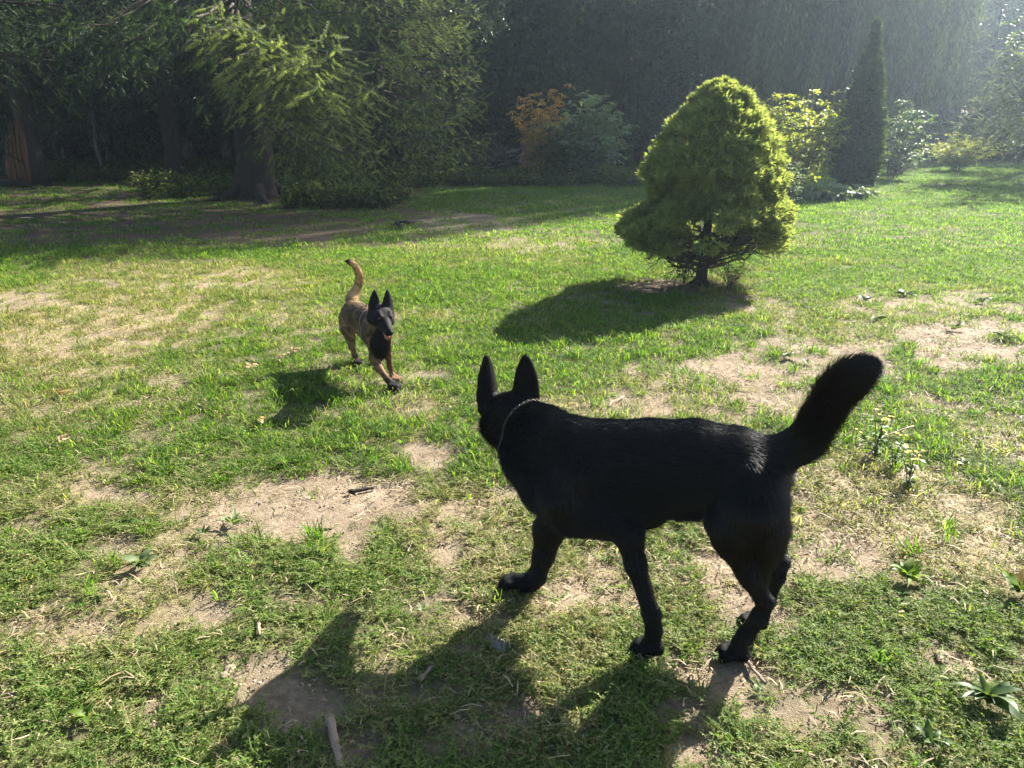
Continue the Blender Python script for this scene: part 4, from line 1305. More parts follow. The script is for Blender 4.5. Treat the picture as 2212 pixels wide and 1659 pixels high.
def twiggy(mb, p0, p1, r0, r, sub=5, arch=.1):
    t = np.linspace(0, 1, 7)
    P = p0 + (p1 - p0) * t[:, None]; P[:, 2] += arch * np.sin(t * math.pi) * np.linalg.norm(p1 - p0)
    P[1:-1] += r.normal(size=(5, 3)) * .012
    v, t_, q = tube(P, np.linspace(r0, r0 * .25, 7), 5, False); mb.add(v, tris=t_, quads=q)
    for k in range(sub):
        s = .25 + .7 * r.random(); p = interp(P, np.array([s]))[0]
        d = norm((p1 - p0)) * .6 + r.normal(size=3) * .55
        Ls = np.linalg.norm(p1 - p0) * .28 * (.5 + r.random())
        e = p + norm(d) * Ls
        m_ = (p + e) / 2 + r.normal(size=3) * .02
        v, t_, q = tube([p, m_, e], [r0 * .35, r0 * .25, r0 * .12], 4, False); mb.add(v, tris=t_, quads=q)
        for j in range(2):
            e2 = m_ + norm(d + r.normal(size=3) * .7) * Ls * .6
            v, t_, q = tube([m_, e2], [r0 * .2, r0 * .08], 3, False); mb.add(v, tris=t_, quads=q)
low = np.argsort(padC[:, 2])[:150]
for i in low[rD.permutation(150)[:70]]:
    c = padC[i]; s = .12 + .38 * rD.random()
    zt = max(.10, c[2] * (.35 + .45 * rD.random()))
    p0 = np.array([np.interp(zt, tp[:, 2], tp[:, 0]), np.interp(zt, tp[:, 2], tp[:, 1]), zt])
    twiggy(mb, p0, c, .008 + .007 * rD.random(), rD, 6, -.10)
mb.build("branches", TWIG, dwarf)

# ------------------------------------------------------------------ columnar cedar
def cvA(cx, cy_, Y): return at_Y((1700.7 + cx * .2976) * V, cy_ * .2976 * V, Y)
ab = vg(1838, 420)
PROFA = [(150, 648, 652), (230, 630, 658), (290, 610, 664), (390, 570, 668), (560, 512, 668), (740, 460, 662), (880, 418, 660), (1050, 392, 656), (1170, 358, 648), (1280, 350, 630), (1340, 410, 575)]
TT = tuft_template(4, 1.0, .34, np.random.default_rng(9), .8)
cedar, pc_, pr_, rA = profile_tree("columnar_cedar", ab, PROFA, ab[1], cvA, lambda c: 470 + (1350 - c) * .155, 520, 60, .085, M_THUJA, .07, 43, tilt_up=1.3, flat=1.3, tmpl=TT)
tag(cedar, "tall narrow pointed cedar leaning right, at the edge of the lawn", "tree")
tp = np.array([[0, 0, -.05], [.01, 0, .25], [.05, 0, 1.0], [.2, 0, 2.4]])
v, t_, q = tube(tp, [.15, .10, .07, .03], 9, True, .06, 2); mb = MB(); mb.add(v, tris=t_, quads=q); mb.build("trunk", BARK, cedar, True)

# ------------------------------------------------------------------ bushes
LEAF = leaf_template(.18, .12, .5); LEAFN = leaf_template(.25, .1, .34)
def bush(name, base, height, radius, nst, ntw, nlf, leaf, mat, seed, label, cat="bush", lt=LEAF, stem_r=.012, up=1.0, droop=.25, tw_len=.35, z0=.15, group=None, wmat=TWIG, compound=False):
    r = np.random.default_rng(seed)
    root = empty(name, tuple(base)); tag(root, label, cat, group)
    wood = MB(); pos, D, sc, ti = [], [], [], []
    for s in range(nst):
        a = r.random() * 6.283; rr = radius * math.sqrt(r.random()) * .95
        hh = height * (1 - .45 * (rr / radius) ** 2) * (.75 + .3 * r.random())
        top = np.array([math.cos(a) * rr, math.sin(a) * rr, hh])
        b0 = np.array([math.cos(a), math.sin(a), 0]) * radius * .12 * r.random()
        t = np.linspace(0, 1, 8)[:, None]
        P = b0 + (top - b0) * np.concatenate([t ** 1.25, t ** 1.25, t ** .9], 1) + r.normal(size=(8, 3)) * radius * .02 * t
        v, t_, q = tube(P, np.linspace(stem_r, stem_r * .25, 8), 5, False); wood.add(v, tris=t_, quads=q)
        for k in range(ntw):
            u = z0 + (1 - z0) * (k + r.random()) / ntw
            p = interp(P, np.array([min(u, 1)]))[0]
            az = r.random() * 6.283
            d = norm(np.array([math.cos(az), math.sin(az), up * (.2 + .6 * r.random())]))
            Lt = tw_len * (.5 + r.random()) * (1.15 - .6 * u)
            w = np.linspace(.1, 1, nlf)
            Q = p + d * (Lt * w)[:, None]; Q[:, 2] -= droop * Lt * w ** 2
            v, t_, q = tube([p, p + d * Lt * .5 - [0, 0, droop * Lt * .25], Q[-1]], [stem_r * .3, stem_r * .2, stem_r * .1], 3, False); wood.add(v, tris=t_, quads=q)
            sdv = norm(np.cross(d, [0, 0, 1])) * np.where(np.arange(nlf) % 2 == 0, 1, -1)[:, None]
            pos.append(Q); D.append(norm(d * .6 + sdv * .75 + np.array([0, 0, -droop * .9]) + r.normal(size=(nlf, 3)) * .3))
            sc.append(leaf * (.6 + .7 * r.random(nlf))); ti.append(np.clip(.35 + .35 * u + .22 * r.normal(size=nlf), 0, 1))
    pos, D, sc, ti = map(np.concatenate, (pos, D, sc, ti))
    v, f = compose(lt[0], lt[1], frames(D, np.array([0, 0, 1.0]) + r.normal(size=D.shape) * .35), pos, sc)
    mb = MB(); mb.add(v, tris=f, tint=np.repeat(ti, len(lt[0]))); mb.build("foliage", mat, root)
    wood.build("stems", wmat, root)
    return root

bush("yellow_shrub", vg(1722, 419), 2.45, .95, 26, 14, 9, .105, M_YELLOW, 51, "sunlit yellow-green shrub with long leafy shoots behind the dwarf spruce", lt=LEAF, droop=.3, tw_len=.42)
bush("weedy_bush", vg(1690, 448), .95, .5, 30, 7, 8, .05, M_GREYLEAF, 52, "small grey-green weedy bush at the foot of the yellow-green shrub", lt=LEAFN, tw_len=.2)
bush("young_tree", vg(1925, 388), 2.1, 1.05, 14, 13, 9, .13, M_LEAF, 53, "green leafy young tree just behind the pointed cedar", "tree", tw_len=.55)
bush("orange_sapling", vg(1168, 388), 2.85, .85, 12, 14, 11, .12, M_ORANGE, 54, "sapling turning orange beside the green bush at the wood edge", "tree", lt=LEAFN, droop=.6, tw_len=.5)
bush("green_bush", vg(1272, 392), 2.2, 1.15, 18, 16, 9, .15, M_GREYLEAF, 55, "rounded grey-green leafy bush right of the orange sapling", tw_len=.55, droop=.3)
bush("wood_edge_shrub", vg(1225, 392), 1.3, .9, 16, 9, 8, .13, M_LEAF, 56, "low dark shrub in front of the orange sapling and green bush", tw_len=.4)
bush("goldenrod_clump", vg(2065, 371), 1.15, 1.4, 60, 6, 9, .10, M_YELLOW, 57, "sunlit clump of yellow flowering weeds under the right-hand trees", "plant", lt=LEAFN, stem_r=.007, tw_len=.25)
bush("weedy_bush", vg(1940, 378), .9, .9, 24, 7, 8, .10, M_GREYLEAF, 58, "pale weedy bush right of the pointed cedar's foot", lt=LEAFN, tw_len=.3)
bush("leafy_tree", (13.6, 19.0, 0), 5.6, 1.9, 22, 22, 10, .14, M_LEAF, 59, "light green leafy tree cut off by the right edge of the picture", "tree", stem_r=.03, tw_len=.8, z0=.12)
bush("hosta_patch", vg(1775, 432), .34, .75, 40, 3, 5, .17, M_GREYLEAF, 60, "dark broad-leaved plants round the foot of the pointed cedar", "plant", stem_r=.004, tw_len=.2, droop=.6)
bush("hosta_patch", vg(1838, 428), .3, .5, 30, 3, 5, .15, M_GREYLEAF, 61, "low broad leaves right at the base of the cedar trunk", "plant", stem_r=.004, tw_len=.18, droop=.6)

# ------------------------------------------------------------------ willow curtain
rw = np.random.default_rng(71)
wl_ = empty("weeping_willow", (11.2, 27.6, 0)); tag(wl_, "large weeping willow with long hanging strands behind the cedar", "tree")
trunk_mesh(wl_, 12, .45, .2, BARK, 1.3, (0, 0), 12, seed=7)
pos, D, sc, ti = [], [], [], []; wood = MB()
for k in range(26):
    a = rw.random() * 6.283; Ln = 2.0 + 2.6 * rw.random()
    P = limb(np.array([0, 0, 8 + 4.5 * rw.random()]), a, Ln, .9, -.55)
    v, t_, q = tube(P, np.linspace(.12, .03, len(P)), 6, False); wood.add(v, tris=t_, quads=q)
wood.build("limbs", BARK, wl_)
locks = [(rw.random() * 6.283, 3.9 * math.sqrt(rw.random()), 1.5 + 2.6 * rw.random() ** 1.5, rw.normal()) for _ in range(120)]
for s in range(1150):
    la, lr, lb, lt_ = locks[rw.integers(0, 120)]
    lx, ly = math.cos(la) * lr + rw.normal() * .16, math.sin(la) * lr + rw.normal() * .16
    a = math.atan2(ly, lx); rr = math.hypot(lx, ly); top = 17.35 - .20 * rr ** 2 - 2.5 * rw.random() ** 3
    bot = lb + .7 * rw.random()
    n = int((top - bot) / .14)
    z = np.linspace(top, bot, n)
    x = math.cos(a) * rr + .25 * np.sin(z * .6 + a) + np.cumsum(rw.normal(size=n)) * .006; y = math.sin(a) * rr + .2 * np.cos(z * .5 + a)
    pos.append(np.stack([x, y, z], -1)); aa = rw.random(n) * 6.283
    D.append(norm(np.stack([np.cos(aa) * .45, np.sin(aa) * .45, np.full(n, -1.0)], -1))); sc.append(.22 * (.7 + .6 * rw.random(n))); ti.append(np.clip(.45 + .28 * lt_ + .12 * rw.normal(size=n), 0, 1))
pos, D, sc, ti = map(np.concatenate, (pos, D, sc, ti))
WL = (np.array([[0, 0, 0], [.45, .11, 0], [1, 0, 0], [.45, -.11, 0]]), np.array([[0, 1, 2], [0, 2, 3]]))
v, f = compose(WL[0], WL[1], frames(D, rw.normal(size=D.shape)), pos, sc)
mb = MB(); mb.add(v, tris=f, tint=np.repeat(ti, 4)); mb.build("crown", M_WILLOW, wl_); print("willow", len(f))

# ------------------------------------------------------------------ the wood behind
def copy_tree(src, loc, rz, sc, label):
    o = src.copy(); COL.objects.link(o); o.location = loc; o.rotation_euler = (0, 0, rz); o.scale = sc; o["label"] = label
    for ch in src.children:
        c = ch.copy(); COL.objects.link(c); c.parent = o
    return o
def broadleaf(name, base, h, rad, seed, zc0=1.2, nl=15000, leaf=.20, mat=M_FARLEAF, r0=.16, bark=BARK):
    r = np.random.default_rng(seed); root = empty(name, tuple(base))
    trunk_mesh(root, h * .8, r0, .04, bark, 1.3, (.02 * r.normal(), .02 * r.normal()), 9, seed=seed)
    wood = MB(); cl = []
    for k in range(26):
        z = zc0 * .7 + (h * .75 - zc0 * .7) * (k + r.random()) / 26
        Ln = rad * (1 - .5 * (z / h) ** 2) * (.6 + .5 * r.random()); az = r.random() * 6.283
        P = limb(np.array([0, 0, z]), az, Ln, .35, .1 * r.normal()); v, t_, q = tube(P, np.linspace(.05, .012, len(P)), 5, False); wood.add(v, tris=t_, quads=q)
        for j in range(5): cl.append(interp(P, np.array([.35 + .65 * r.random()]))[0] + r.normal(size=3) * .35)
    cl = np.array(cl); ci = r.integers(0, len(cl), nl)
    P = cl[ci] + r.normal(size=(nl, 3)) * np.array([.38, .38, .26]) * rad * .42
    D = norm(r.normal(size=(nl, 3)) + np.array([0, 0, -.35]))
    v, f = compose(WL[0] * np.array([1, 2.3, 1]), WL[1], frames(D, r.normal(size=D.shape)), P, leaf * (.6 + .8 * r.random(nl)))
    mb = MB(); mb.add(v, tris=f, tint=np.repeat(np.clip(.4 + .25 * r.normal(size=nl), 0, 1), 4)); mb.build("crown", mat, root)
    wood.build("branches", bark, root)
    return root
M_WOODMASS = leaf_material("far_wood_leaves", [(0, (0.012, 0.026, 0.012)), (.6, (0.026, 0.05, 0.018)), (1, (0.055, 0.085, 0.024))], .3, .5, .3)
rm = np.random.default_rng(140)
n = 45000; x = -52 + 112 * rm.random(n); y = 52 + 10 * rm.random(n); top = 10 + 6 * fbm(x * .16, y * .16, 3, 44); z = top * rm.random(n)
v, f = compose(WL[0] * np.array([1, 2.6, 1]), WL[1], frames(norm(rm.normal(size=(n, 3)) + [0, 0, -.3]), rm.normal(size=(n, 3))), np.stack([x, y, z], -1), .95 * (.6 + .8 * rm.random(n)))
mb = MB(); mb.add(v, tris=f, tint=np.repeat(np.clip(.4 + .25 * rm.normal(size=n), 0, 1), 4))
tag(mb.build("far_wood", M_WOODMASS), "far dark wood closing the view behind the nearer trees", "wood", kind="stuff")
WG = "trees of the wood behind the lawn"
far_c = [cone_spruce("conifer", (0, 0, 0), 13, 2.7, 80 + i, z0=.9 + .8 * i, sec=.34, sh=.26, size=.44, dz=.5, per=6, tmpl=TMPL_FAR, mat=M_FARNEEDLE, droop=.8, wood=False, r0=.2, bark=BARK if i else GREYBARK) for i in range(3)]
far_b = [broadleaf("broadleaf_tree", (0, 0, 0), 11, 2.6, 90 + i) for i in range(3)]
for o in far_c: tag(o, "dark conifer in the deep shade of the wood behind the lawn", "tree", WG)
for o in far_b: tag(o, "dark leafy tree in the deep shade of the wood behind the lawn", "tree", WG)
rf = np.random.default_rng(101)
spots = []
for row, (Y0, n, x0, x1) in enumerate(((27.5, 13, -20, 8), (32.5, 17, -25, 27), (38, 19, -30, 34), (45, 20, -36, 42))):
    for i in range(n):
        spots.append((x0 + (x1 - x0) * (i + .5) / n + rf.normal() * .5, Y0 + rf.normal() * .9, row))
spots += [(-9.0, 20.5, 0), (-13.5, 19.5, 0), (-15.5, 24, 0), (-11.6, 25, 0), (-7.2, 24.5, 0)]
used = {id(o): False for o in far_c + far_b}
for i, (x, y, row) in enumerate(spots):
    kind = far_c if rf.random() < .5 else far_b
    src = kind[rf.integers(0, 3)]
    hs = .85 + .35 * rf.random()
    if x > 6.5: hs *= np.clip((y - 15) * .55 / 13.0, .45, 1.1)
    if x > 11 and y < 36: hs = min(hs, .50)
    if 2.5 < x <= 11 and y < 31: hs = min(hs, .66)
    if 6 < x < 15 and y < 31: continue
    sc = (max(.75, hs), max(.75, hs), hs)
    if not used[id(src)]:
        used[id(src)] = True; src.location = (x, y, 0); src.rotation_euler = (0, 0, rf.random() * 6); src.scale = sc
    else:
        copy_tree(src, (x, y, 0), rf.random() * 6.283, sc, src["label"])
M_EDGE = leaf_material("wood_edge_needles", [(0, (0.02, 0.042, 0.02)), (.5, (0.05, 0.085, 0.042)), (1, (0.10, 0.15, 0.07))], .3, .6, .2)
for i, (x, y, h, rad, lab) in enumerate(((.4, 28.2, 8.2, 2.2, "slender conifer straight behind the orange sapling"), (3.9, 27.4, 8.0, 1.9, "narrow conifer behind the gap right of the green bush"), (7.3, 29.6, 8.3, 2.2, "conifer of the wood edge behind the dwarf spruce's tip"))):
    e_ = cone_spruce("conifer", (x, y, 0), h, rad, 150 + i, z0=.8, sec=.22, sh=.17, size=.33, dz=.42, per=6, tmpl=TMPL_MID, mat=M_EDGE, droop=.7, vis=6, r0=.15, tint=.5, wood=False)
    tag(e_, lab, "tree")
# right-hand conifer with sunlit hanging boughs
rc = cone_spruce("spruce_tree", tuple(vg(2003, 345)), 7.2, 2.0, 111, z0=1.6, sec=.16, sh=.12, size=.25, dz=.32, per=7, tmpl=TMPL_MID, mat=M_NEEDLE, droop=1.1, vis=5.6, r0=.30)
tag(rc, "dark spruce on the right with a few sunlit hanging boughs", "tree")
rc = cone_spruce("spruce_tree", (16.9, 24.5, 0), 7.5, 2.4, 112, z0=.8, sec=.2, sh=.15, size=.30, dz=.36, per=7, tmpl=TMPL_MID, mat=M_NEEDLE, droop=1.0, vis=5.6, r0=.22)
tag(rc, "hazy spruce behind the leafy tree at the right edge", "tree")
# tall bare trunks that show against the dark
def pole_tree(px, y0, y1, w, label, seed):
    b = vg(px, y1); root = empty("pine_tree", tuple(b)); tag(root, label, "tree")
    trunk_mesh(root, 11, w * .5, .06, GREYBARK, 1.2, (0, 0), 10, seed=seed)
    r = np.random.default_rng(seed); c = SpruceCrown(r)
    for k in range(34):
        z = 3.4 + 7.2 * r.random(); c.branch(np.array([0, 0, z]), r.random() * 6.283, 1.2 + 1.4 * r.random(), -.05, .1, sec=.3, sh=.22, size=.4, droop=.5, wood=False, tint=.45)
    c.build(root, TMPL_FAR, M_FARNEEDLE)
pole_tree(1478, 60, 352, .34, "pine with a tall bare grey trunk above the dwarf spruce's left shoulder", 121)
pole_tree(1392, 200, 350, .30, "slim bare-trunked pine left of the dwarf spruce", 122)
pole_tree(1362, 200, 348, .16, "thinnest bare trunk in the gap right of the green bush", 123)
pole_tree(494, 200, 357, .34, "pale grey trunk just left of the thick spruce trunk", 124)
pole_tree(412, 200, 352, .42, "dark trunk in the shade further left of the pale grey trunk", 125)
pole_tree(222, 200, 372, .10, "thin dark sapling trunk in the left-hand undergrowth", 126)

# snapped trunk at the far left
sb = vg(62, 402); st = empty("broken_tree", tuple(sb)); tag(st, "snapped tree trunk with splintered orange wood at the left edge", "tree")
v, t_, q = tube([[.22, .1, -.1], [.20, .1, .35], [.14, .1, 1.4], [.10, .1, 3.2], [.05, .1, 6.0]], [.30, .22, .19, .17, .12], 12, True, .1, 6)
mb = MB(); mb.add(v, tris=t_, quads=q); mb.build("trunk", BARK, st, True)
rs = np.random.default_rng(9); mb = MB()
for k in range(46):
    x = -.34 + .5 * rs.random(); h = (.5 + 1.5 * rs.random() ** 1.5) * (1 - .5 * abs(x - .02) / .4); y = -.16 + .10 * rs.random()
    w = .02 + .035 * rs.random()
    P = np.array([[x, y, .05], [x + .03 * rs.normal(), y, h * .5], [x + .05 * rs.normal() + .05, y, h]])
    v, t_, q = tube(P, [w, w * .8, .004], 4); mb.add(v, tris=t_, quads=q)
mb.build("splinters", FRESHWOOD, st)
mb = MB()
for (a_, b_, w) in (((-.55, -.3, .10), (.35, -.42, .02), .09), ((-.7, -.1, .05), (-.2, .3, .22), .11), ((-.35, -.2, .75), (.1, -.22, .55), .02)):
    v, t_, q = tube([a_, (np.array(a_) + b_) / 2 + [0, 0, .04], b_], [w, w * .9, w * .6], 7, True, .12); mb.add(v, tris=t_, quads=q)
mb.build("fallen_wood", BARK, st)

# brush heap
bh = vg(1085, 372); br = empty("brush_heap", tuple(bh)); tag(br, "heap of dead branches left of the orange sapling", "brush heap")
rb = np.random.default_rng(14)
for k in range(3):
    mb = MB()
    for j in range(45):
        a = rb.random() * 6.283; c = np.array([rb.normal() * .38, rb.normal() * .3, .12 + .42 * rb.random()]); d = np.array([math.cos(a), math.sin(a), rb.normal() * .35]) * (.3 + .4 * rb.random())
        v, t_, q = tube([c - d, c + rb.normal(size=3) * .05, c + d], [.016 * (k + 1) * .6, .013, .005], 4); mb.add(v, tris=t_, quads=q)
    mb.build("branch_pile", (TWIG, GREYBARK, BARK)[k], br)
v, t_, q = tube([[.45, -.1, .0], [.62, -.15, .6], [.7, -.1, 1.15]], [.02, .014, .004], 5); mb = MB(); mb.add(v, tris=t_, quads=q); mb.build("dead_stem", WOOD, br)

# ------------------------------------------------------------------ undergrowth (one mass)
ru = np.random.default_rng(131)
def put_under(name, x, y, s0, s1, tint, label):
    return put(name, T_UNDER, 6, x, y, s0, s1, tint, label, "undergrowth", .15, ru)
n = 9000; x = -22 + 20.3 * ru.random(n); y = 14.6 + 13 * ru.random(n)
k = (x < -.35 * (y - 12) * 0 - 1.6) & (fbm(x * .5, y * .5, 3, 61) > .47) & ~((np.hypot(x - bs0[0], y - bs0[1]) < 1.2))
put_under("woodland_undergrowth", x[k], y[k], .35, 1.0, np.clip(.05 + .35 * ru.random(k.sum()) ** 3, 0, 1), "leafy undergrowth on the shaded floor below the left-hand trees")
n = 13000; x = -36 + 80 * ru.random(n); y = 31.5 + 18 * ru.random(n)
k = fbm(x * .35, y * .35, 3, 63) > .25
s = np.clip((y - 25) * .55, 1.2, 6.5)
o = put_under("thicket", x[k], y[k], 2.0, 7.0, np.clip(.1 + .2 * ru.random(k.sum()), 0, 1), "dense dark thicket filling the wood behind the lawn")
n = 1500; x = -1.6 + 4.6 * ru.random(n); y = 17.6 + 3.0 * ru.random(n)
k = fbm(x * 1.2, y * 1.2, 3, 65) > .42
put_under("broadleaf_weeds", x[k], y[k], .45, .9, np.clip(.05 + .2 * ru.random(k.sum()), 0, 1), "low broad-leaved weeds round the brush heap and green bush")
n = 300; x = -3.9 + 1.9 * ru.random(n); y = 12.8 + 2.2 * ru.random(n)
k = fbm(x * 1.2, y * 1.2, 3, 67) > .40
put_under("broadleaf_weeds", x[k], y[k], .5, 1.1, np.clip(.05 + .15 * ru.random(k.sum()), 0, 1), "dark leafy weeds under the spruce boughs at the lawn's edge")

# ================================================================== plants, sticks and litter on the lawn
def big_leaf(length, width, fold, bend, ripple, seed, n=7):
    """broad weed leaf with stalk, along +x"""
    r = np.random.default_rng(seed); t = np.linspace(0, 1, n)
    w = width * .5 * np.sin(np.clip(t, 0, 1) ** .75 * math.pi) ** .8; w[0] = width * .05; w[-1] = .001
    z = bend * length * (1.1 * t - 1.3 * t * t)
    P = []
    for i in range(n):
        rp = ripple * length * r.normal(size=2)
        P += [[t[i] * length, -w[i], z[i] + fold * w[i] + rp[0]], [t[i] * length, 0, z[i]], [t[i] * length, w[i], z[i] + fold * w[i] + rp[1]]]
    q = []
    for i in range(n - 1):
        a = i * 3
        q += [(a, a + 3, a + 4, a + 1), (a + 1, a + 4, a + 5, a + 2)]
    return np.array(P), np.array(q)
M_WEED = [leaf_material("weed_leaf_grey", [(0, (0.09, 0.135, 0.05)), (1, (0.17, 0.215, 0.10))], .38, .5, .2),
          leaf_material("weed_leaf_bright", [(0, (0.07, 0.13, 0.02)), (1, (0.14, 0.21, 0.03))], .45, .5, .2),
          leaf_material("weed_leaf_dark", [(0, (0.04, 0.075, 0.022)), (1, (0.09, 0.135, 0.045))], .35, .5, .2),
          leaf_material("weed_leaf_red", [(0, (0.16, 0.10, 0.04)), (1, (0.24, 0.17, 0.07))], .3, .4, .4)]
LEAF_ME = {}
def leaf_mesh(kind, k):
    if (kind, k) not in LEAF_ME:
        v, q = big_leaf(1.0, (.30, .37, .24)[k], (.35, .2, .5)[k], (.35, .55, .25)[k], .022, 10 * kind + k)
        LEAF_ME[(kind, k)] = make_mesh("weed_leaf", v, q, M_WEED[kind], True, {"tint": np.full(len(v), .5 + .45 * (k - 1), dtype=np.float32)})
    return LEAF_ME[(kind, k)]
def rosette(vx, vy, rpx, nl, kind, label, seed, el=(.25, .85), name="broadleaf_weed", odd=None):
    r = np.random.default_rng(seed); p = vg(vx, vy); p[2] = ground_z(np.array([p[0]]), np.array([p[1]]))[0]
    rad = abs(vg(vx + rpx, vy)[0] - p[0])
    o = empty(name, tuple(p)); tag(o, label, "plant", "broad-leaved weeds in the lawn")
    for i in range(nl):
        c = bpy.data.objects.new("leaf", leaf_mesh(odd if (odd is not None and i == 2) else kind, int(r.integers(0, 3)))); COL.objects.link(c); c.parent = o
        s = rad * (.65 + .5 * r.random()); c.scale = (s, s * (.85 + .4 * r.random()), s)
        e = el[0] + (el[1] - el[0]) * r.random()
        c.rotation_euler = (r.normal() * .3, -e, i * 6.283 / nl * 1.0 + r.normal() * .35)
        c.location = (0, 0, .010 + .0008 * i)
    return o
rosette(305, 1228, 44, 18, 0, "grey-green broadleaf weed alone in the left foreground", 1)
rosette(503, 1130, 38, 11, 0, "pale broadleaf weed at the lower edge of the left bare patch", 2)
rosette(440, 1156, 27, 8, 2, "small dark weed just left of the pale broadleaf weed", 3)
rosette(1955, 1262, 54, 16, 1, "bright green leafy weed on the straw right of the black dog's hind legs", 4, (.2, .8))
rosette(2195, 1290, 62, 13, 1, "large leafy weed with one brownish leaf at the right edge", 5, (.3, 1.0), odd=3)
rosette(2130, 1530, 74, 22, 2, "biggest dark broadleaf weed near the lower right corner", 6, (.15, .8))
rosette(2008, 1618, 48, 12, 2, "dark weed touching the bottom edge left of the biggest weed", 7, (.2, .8))
rosette(915, 1322, 24, 8, 0, "small pale weed left of the black dog's forward paw", 8)
rosette(1556, 1428, 24, 8, 0, "tiny pale weed in front of the black dog's hind paw", 9)
rosette(1638, 1484, 24, 7, 0, "withered grey weed on bare soil behind the hind paw's shadow", 10, (.05, .3))
rosette(190, 1560, 40, 9, 1, "yellowish leafy weed in the bottom left foreground", 11)
for i, (x, y, rp, lab) in enumerate(((1705, 772, 26, "dark flat weed on the bare soil left of the tail tip"), (1742, 783, 17, "smaller dark weed close to the flat one left of the tail tip"), (1890, 694, 22, "dark glossy weed in the worn strip beyond the tail"),
        (1955, 640, 24, "dark weed on the far side of the worn strip"), (2060, 712, 28, "flat silvery weed on the worn strip at the right"), (2165, 735, 24, "dark weed on bare soil near the right edge"), (1868, 652, 22, "spiky dark weed beyond the worn strip"),
        (2120, 655, 20, "small dark weed near the right edge above the bare strip"), (1905, 955, 26, "leafy weed growing out of the straw behind the tail"), (1760, 905, 30, "low bright weed just left of the tail base"), (2085, 1010, 24, "small weed in the grass at the right"))):
    rosette(x, y, rp, 9, 2 if i < 8 else 1, lab, 20 + i, (.1, .6))

# ------------------------------------------------------------------ sticks and chips
def stick(x0, y0, x1, y1, w, label, seed, mat=WOOD, name="stick", bend=.04, h0=.012, h1=.012, twig=0):
    r = np.random.default_rng(seed); a, b = vg(x0, y0), vg(x1, y1)
    gz = ground_z(np.array([a[0], b[0]]), np.array([a[1], b[1]])); a[2] = gz[0] + h0; b[2] = gz[1] + h1
    c = (a + b) / 2; d = b - a; Ln = np.linalg.norm(d)
    ax = norm(d); sd = np.array([-ax[1], ax[0], 0])
    t = np.linspace(0, 1, 8); k = np.cumsum(r.normal(size=8)) * bend * Ln * .25; k -= k[0] + (k[-1] - k[0]) * t
    P = np.stack([np.linspace(-Ln / 2, Ln / 2, 8), k, np.abs(k) * .25], -1)
    o = empty(name, tuple(c), math.atan2(d[1], d[0])); o.rotation_euler = (0, -math.asin(ax[2]), math.atan2(d[1], d[0]))
    tag(o, label, name.replace("_", " "))
    v, tr, q = tube(P, w * np.linspace(1, .7, 8) * (1 + .12 * r.normal(size=8)), 8, True, .16, seed)
    mb = MB(); mb.add(v, tris=tr, quads=q); mb.build("shaft", mat, o, True)
    for j in range(twig):
        s = .3 + .5 * r.random(); p = interp(P, np.array([s]))[0]; e = p + np.array([.3, (1 if j % 2 else -1) * .8, .3]) * Ln * .18
        v, tr, q = tube([p, (p + e) / 2 + [0, 0, .004], e], [w * .5, w * .4, w * .15], 5); mb = MB(); mb.add(v, tris=tr, quads=q); mb.build("side_twig", mat, o, True)
    return o
def chip(x, y, lpx, wpx, ang, label, seed, mat=WOOD, thick=.4, name="wood_chip"):
    r = np.random.default_rng(seed); p = vg(x, y); sc = abs(vg(x + 1, y)[0] - p[0]); Ln, Wd = lpx * sc, wpx * sc
    p[2] = ground_z(np.array([p[0]]), np.array([p[1]]))[0] + Wd * thick * .35
    n = 9; m = 8; t = np.linspace(-1, 1, n); vs = []
    for i in range(n):
        w = Wd * .5 * (1 - .55 * abs(t[i]) ** 2.5) * (1 + .22 * r.normal())
        for j in range(m):
            a = j * 2 * math.pi / m
            vs.append([t[i] * Ln / 2 + .03 * Ln * r.normal() * (abs(t[i]) > .9), math.cos(a) * w, math.sin(a) * w * thick * (1 + .2 * r.normal())])
    q = [(i * m + j, i * m + (j + 1) % m, (i + 1) * m + (j + 1) % m, (i + 1) * m + j) for i in range(n - 1) for j in range(m)]
    vs += [[-Ln / 2, 0, 0], [Ln / 2, 0, 0]]; b0 = n * m
    tr = [(b0, (j + 1) % m, j) for j in range(m)] + [(b0 + 1, (n - 1) * m + j, (n - 1) * m + (j + 1) % m) for j in range(m)]
    mb = MB(); mb.add(vs, tris=tr, quads=q)
    o = mb.build(name, mat, None, False, tuple(p), (0, .04, R(ang))); tag(o, label, name.replace("_", " "))
    return o
stick(712, 1562, 740, 1668, .011, "thick weathered stick lying at the bottom edge", 1, h0=.03)
stick(1612, 1426, 1652, 1482, .006, "straight dry stick behind the black dog's hind paw", 2)
stick(752, 1060, 808, 1050, .009, "short dark stick on the left bare patch", 3, BARK)
stick(1312, 884, 1346, 858, .007, "pale bent stick behind the black dog's shoulder", 4, bend=.1)
stick(905, 1470, 938, 1438, .006, "thin stick inside the black dog's shadow", 5)
stick(602, 1010, 655, 1000, .006, "slender dark stick at the back of the left bare patch", 6, BARK)
stick(1205, 1393, 1262, 1395, .0035, "yellow straw stalk between the front paws", 7, bend=.03)
stick(532, 782, 592, 796, .006, "bent twig with dry needles left of the running dog", 8, BARK, bend=.12, twig=2)
stick(880, 1195, 890, 1172, .004, "pale thin twig in the green weeds left of the black dog's chest", 9)
stick(430, 885, 465, 897, .006, "short dark twig in the grass at left", 10, BARK)
stick(556, 1345, 562, 1380, .006, "pale little stick standing in the left foreground weeds", 11)
stick(1860, 1010, 1965, 962, .005, "arching dry stem in the straw under the tail", 12, h0=.02, h1=.09, bend=.1, twig=2)
stick(1950, 1330, 1905, 1352, .004, "dry stem on the soil at right", 13)
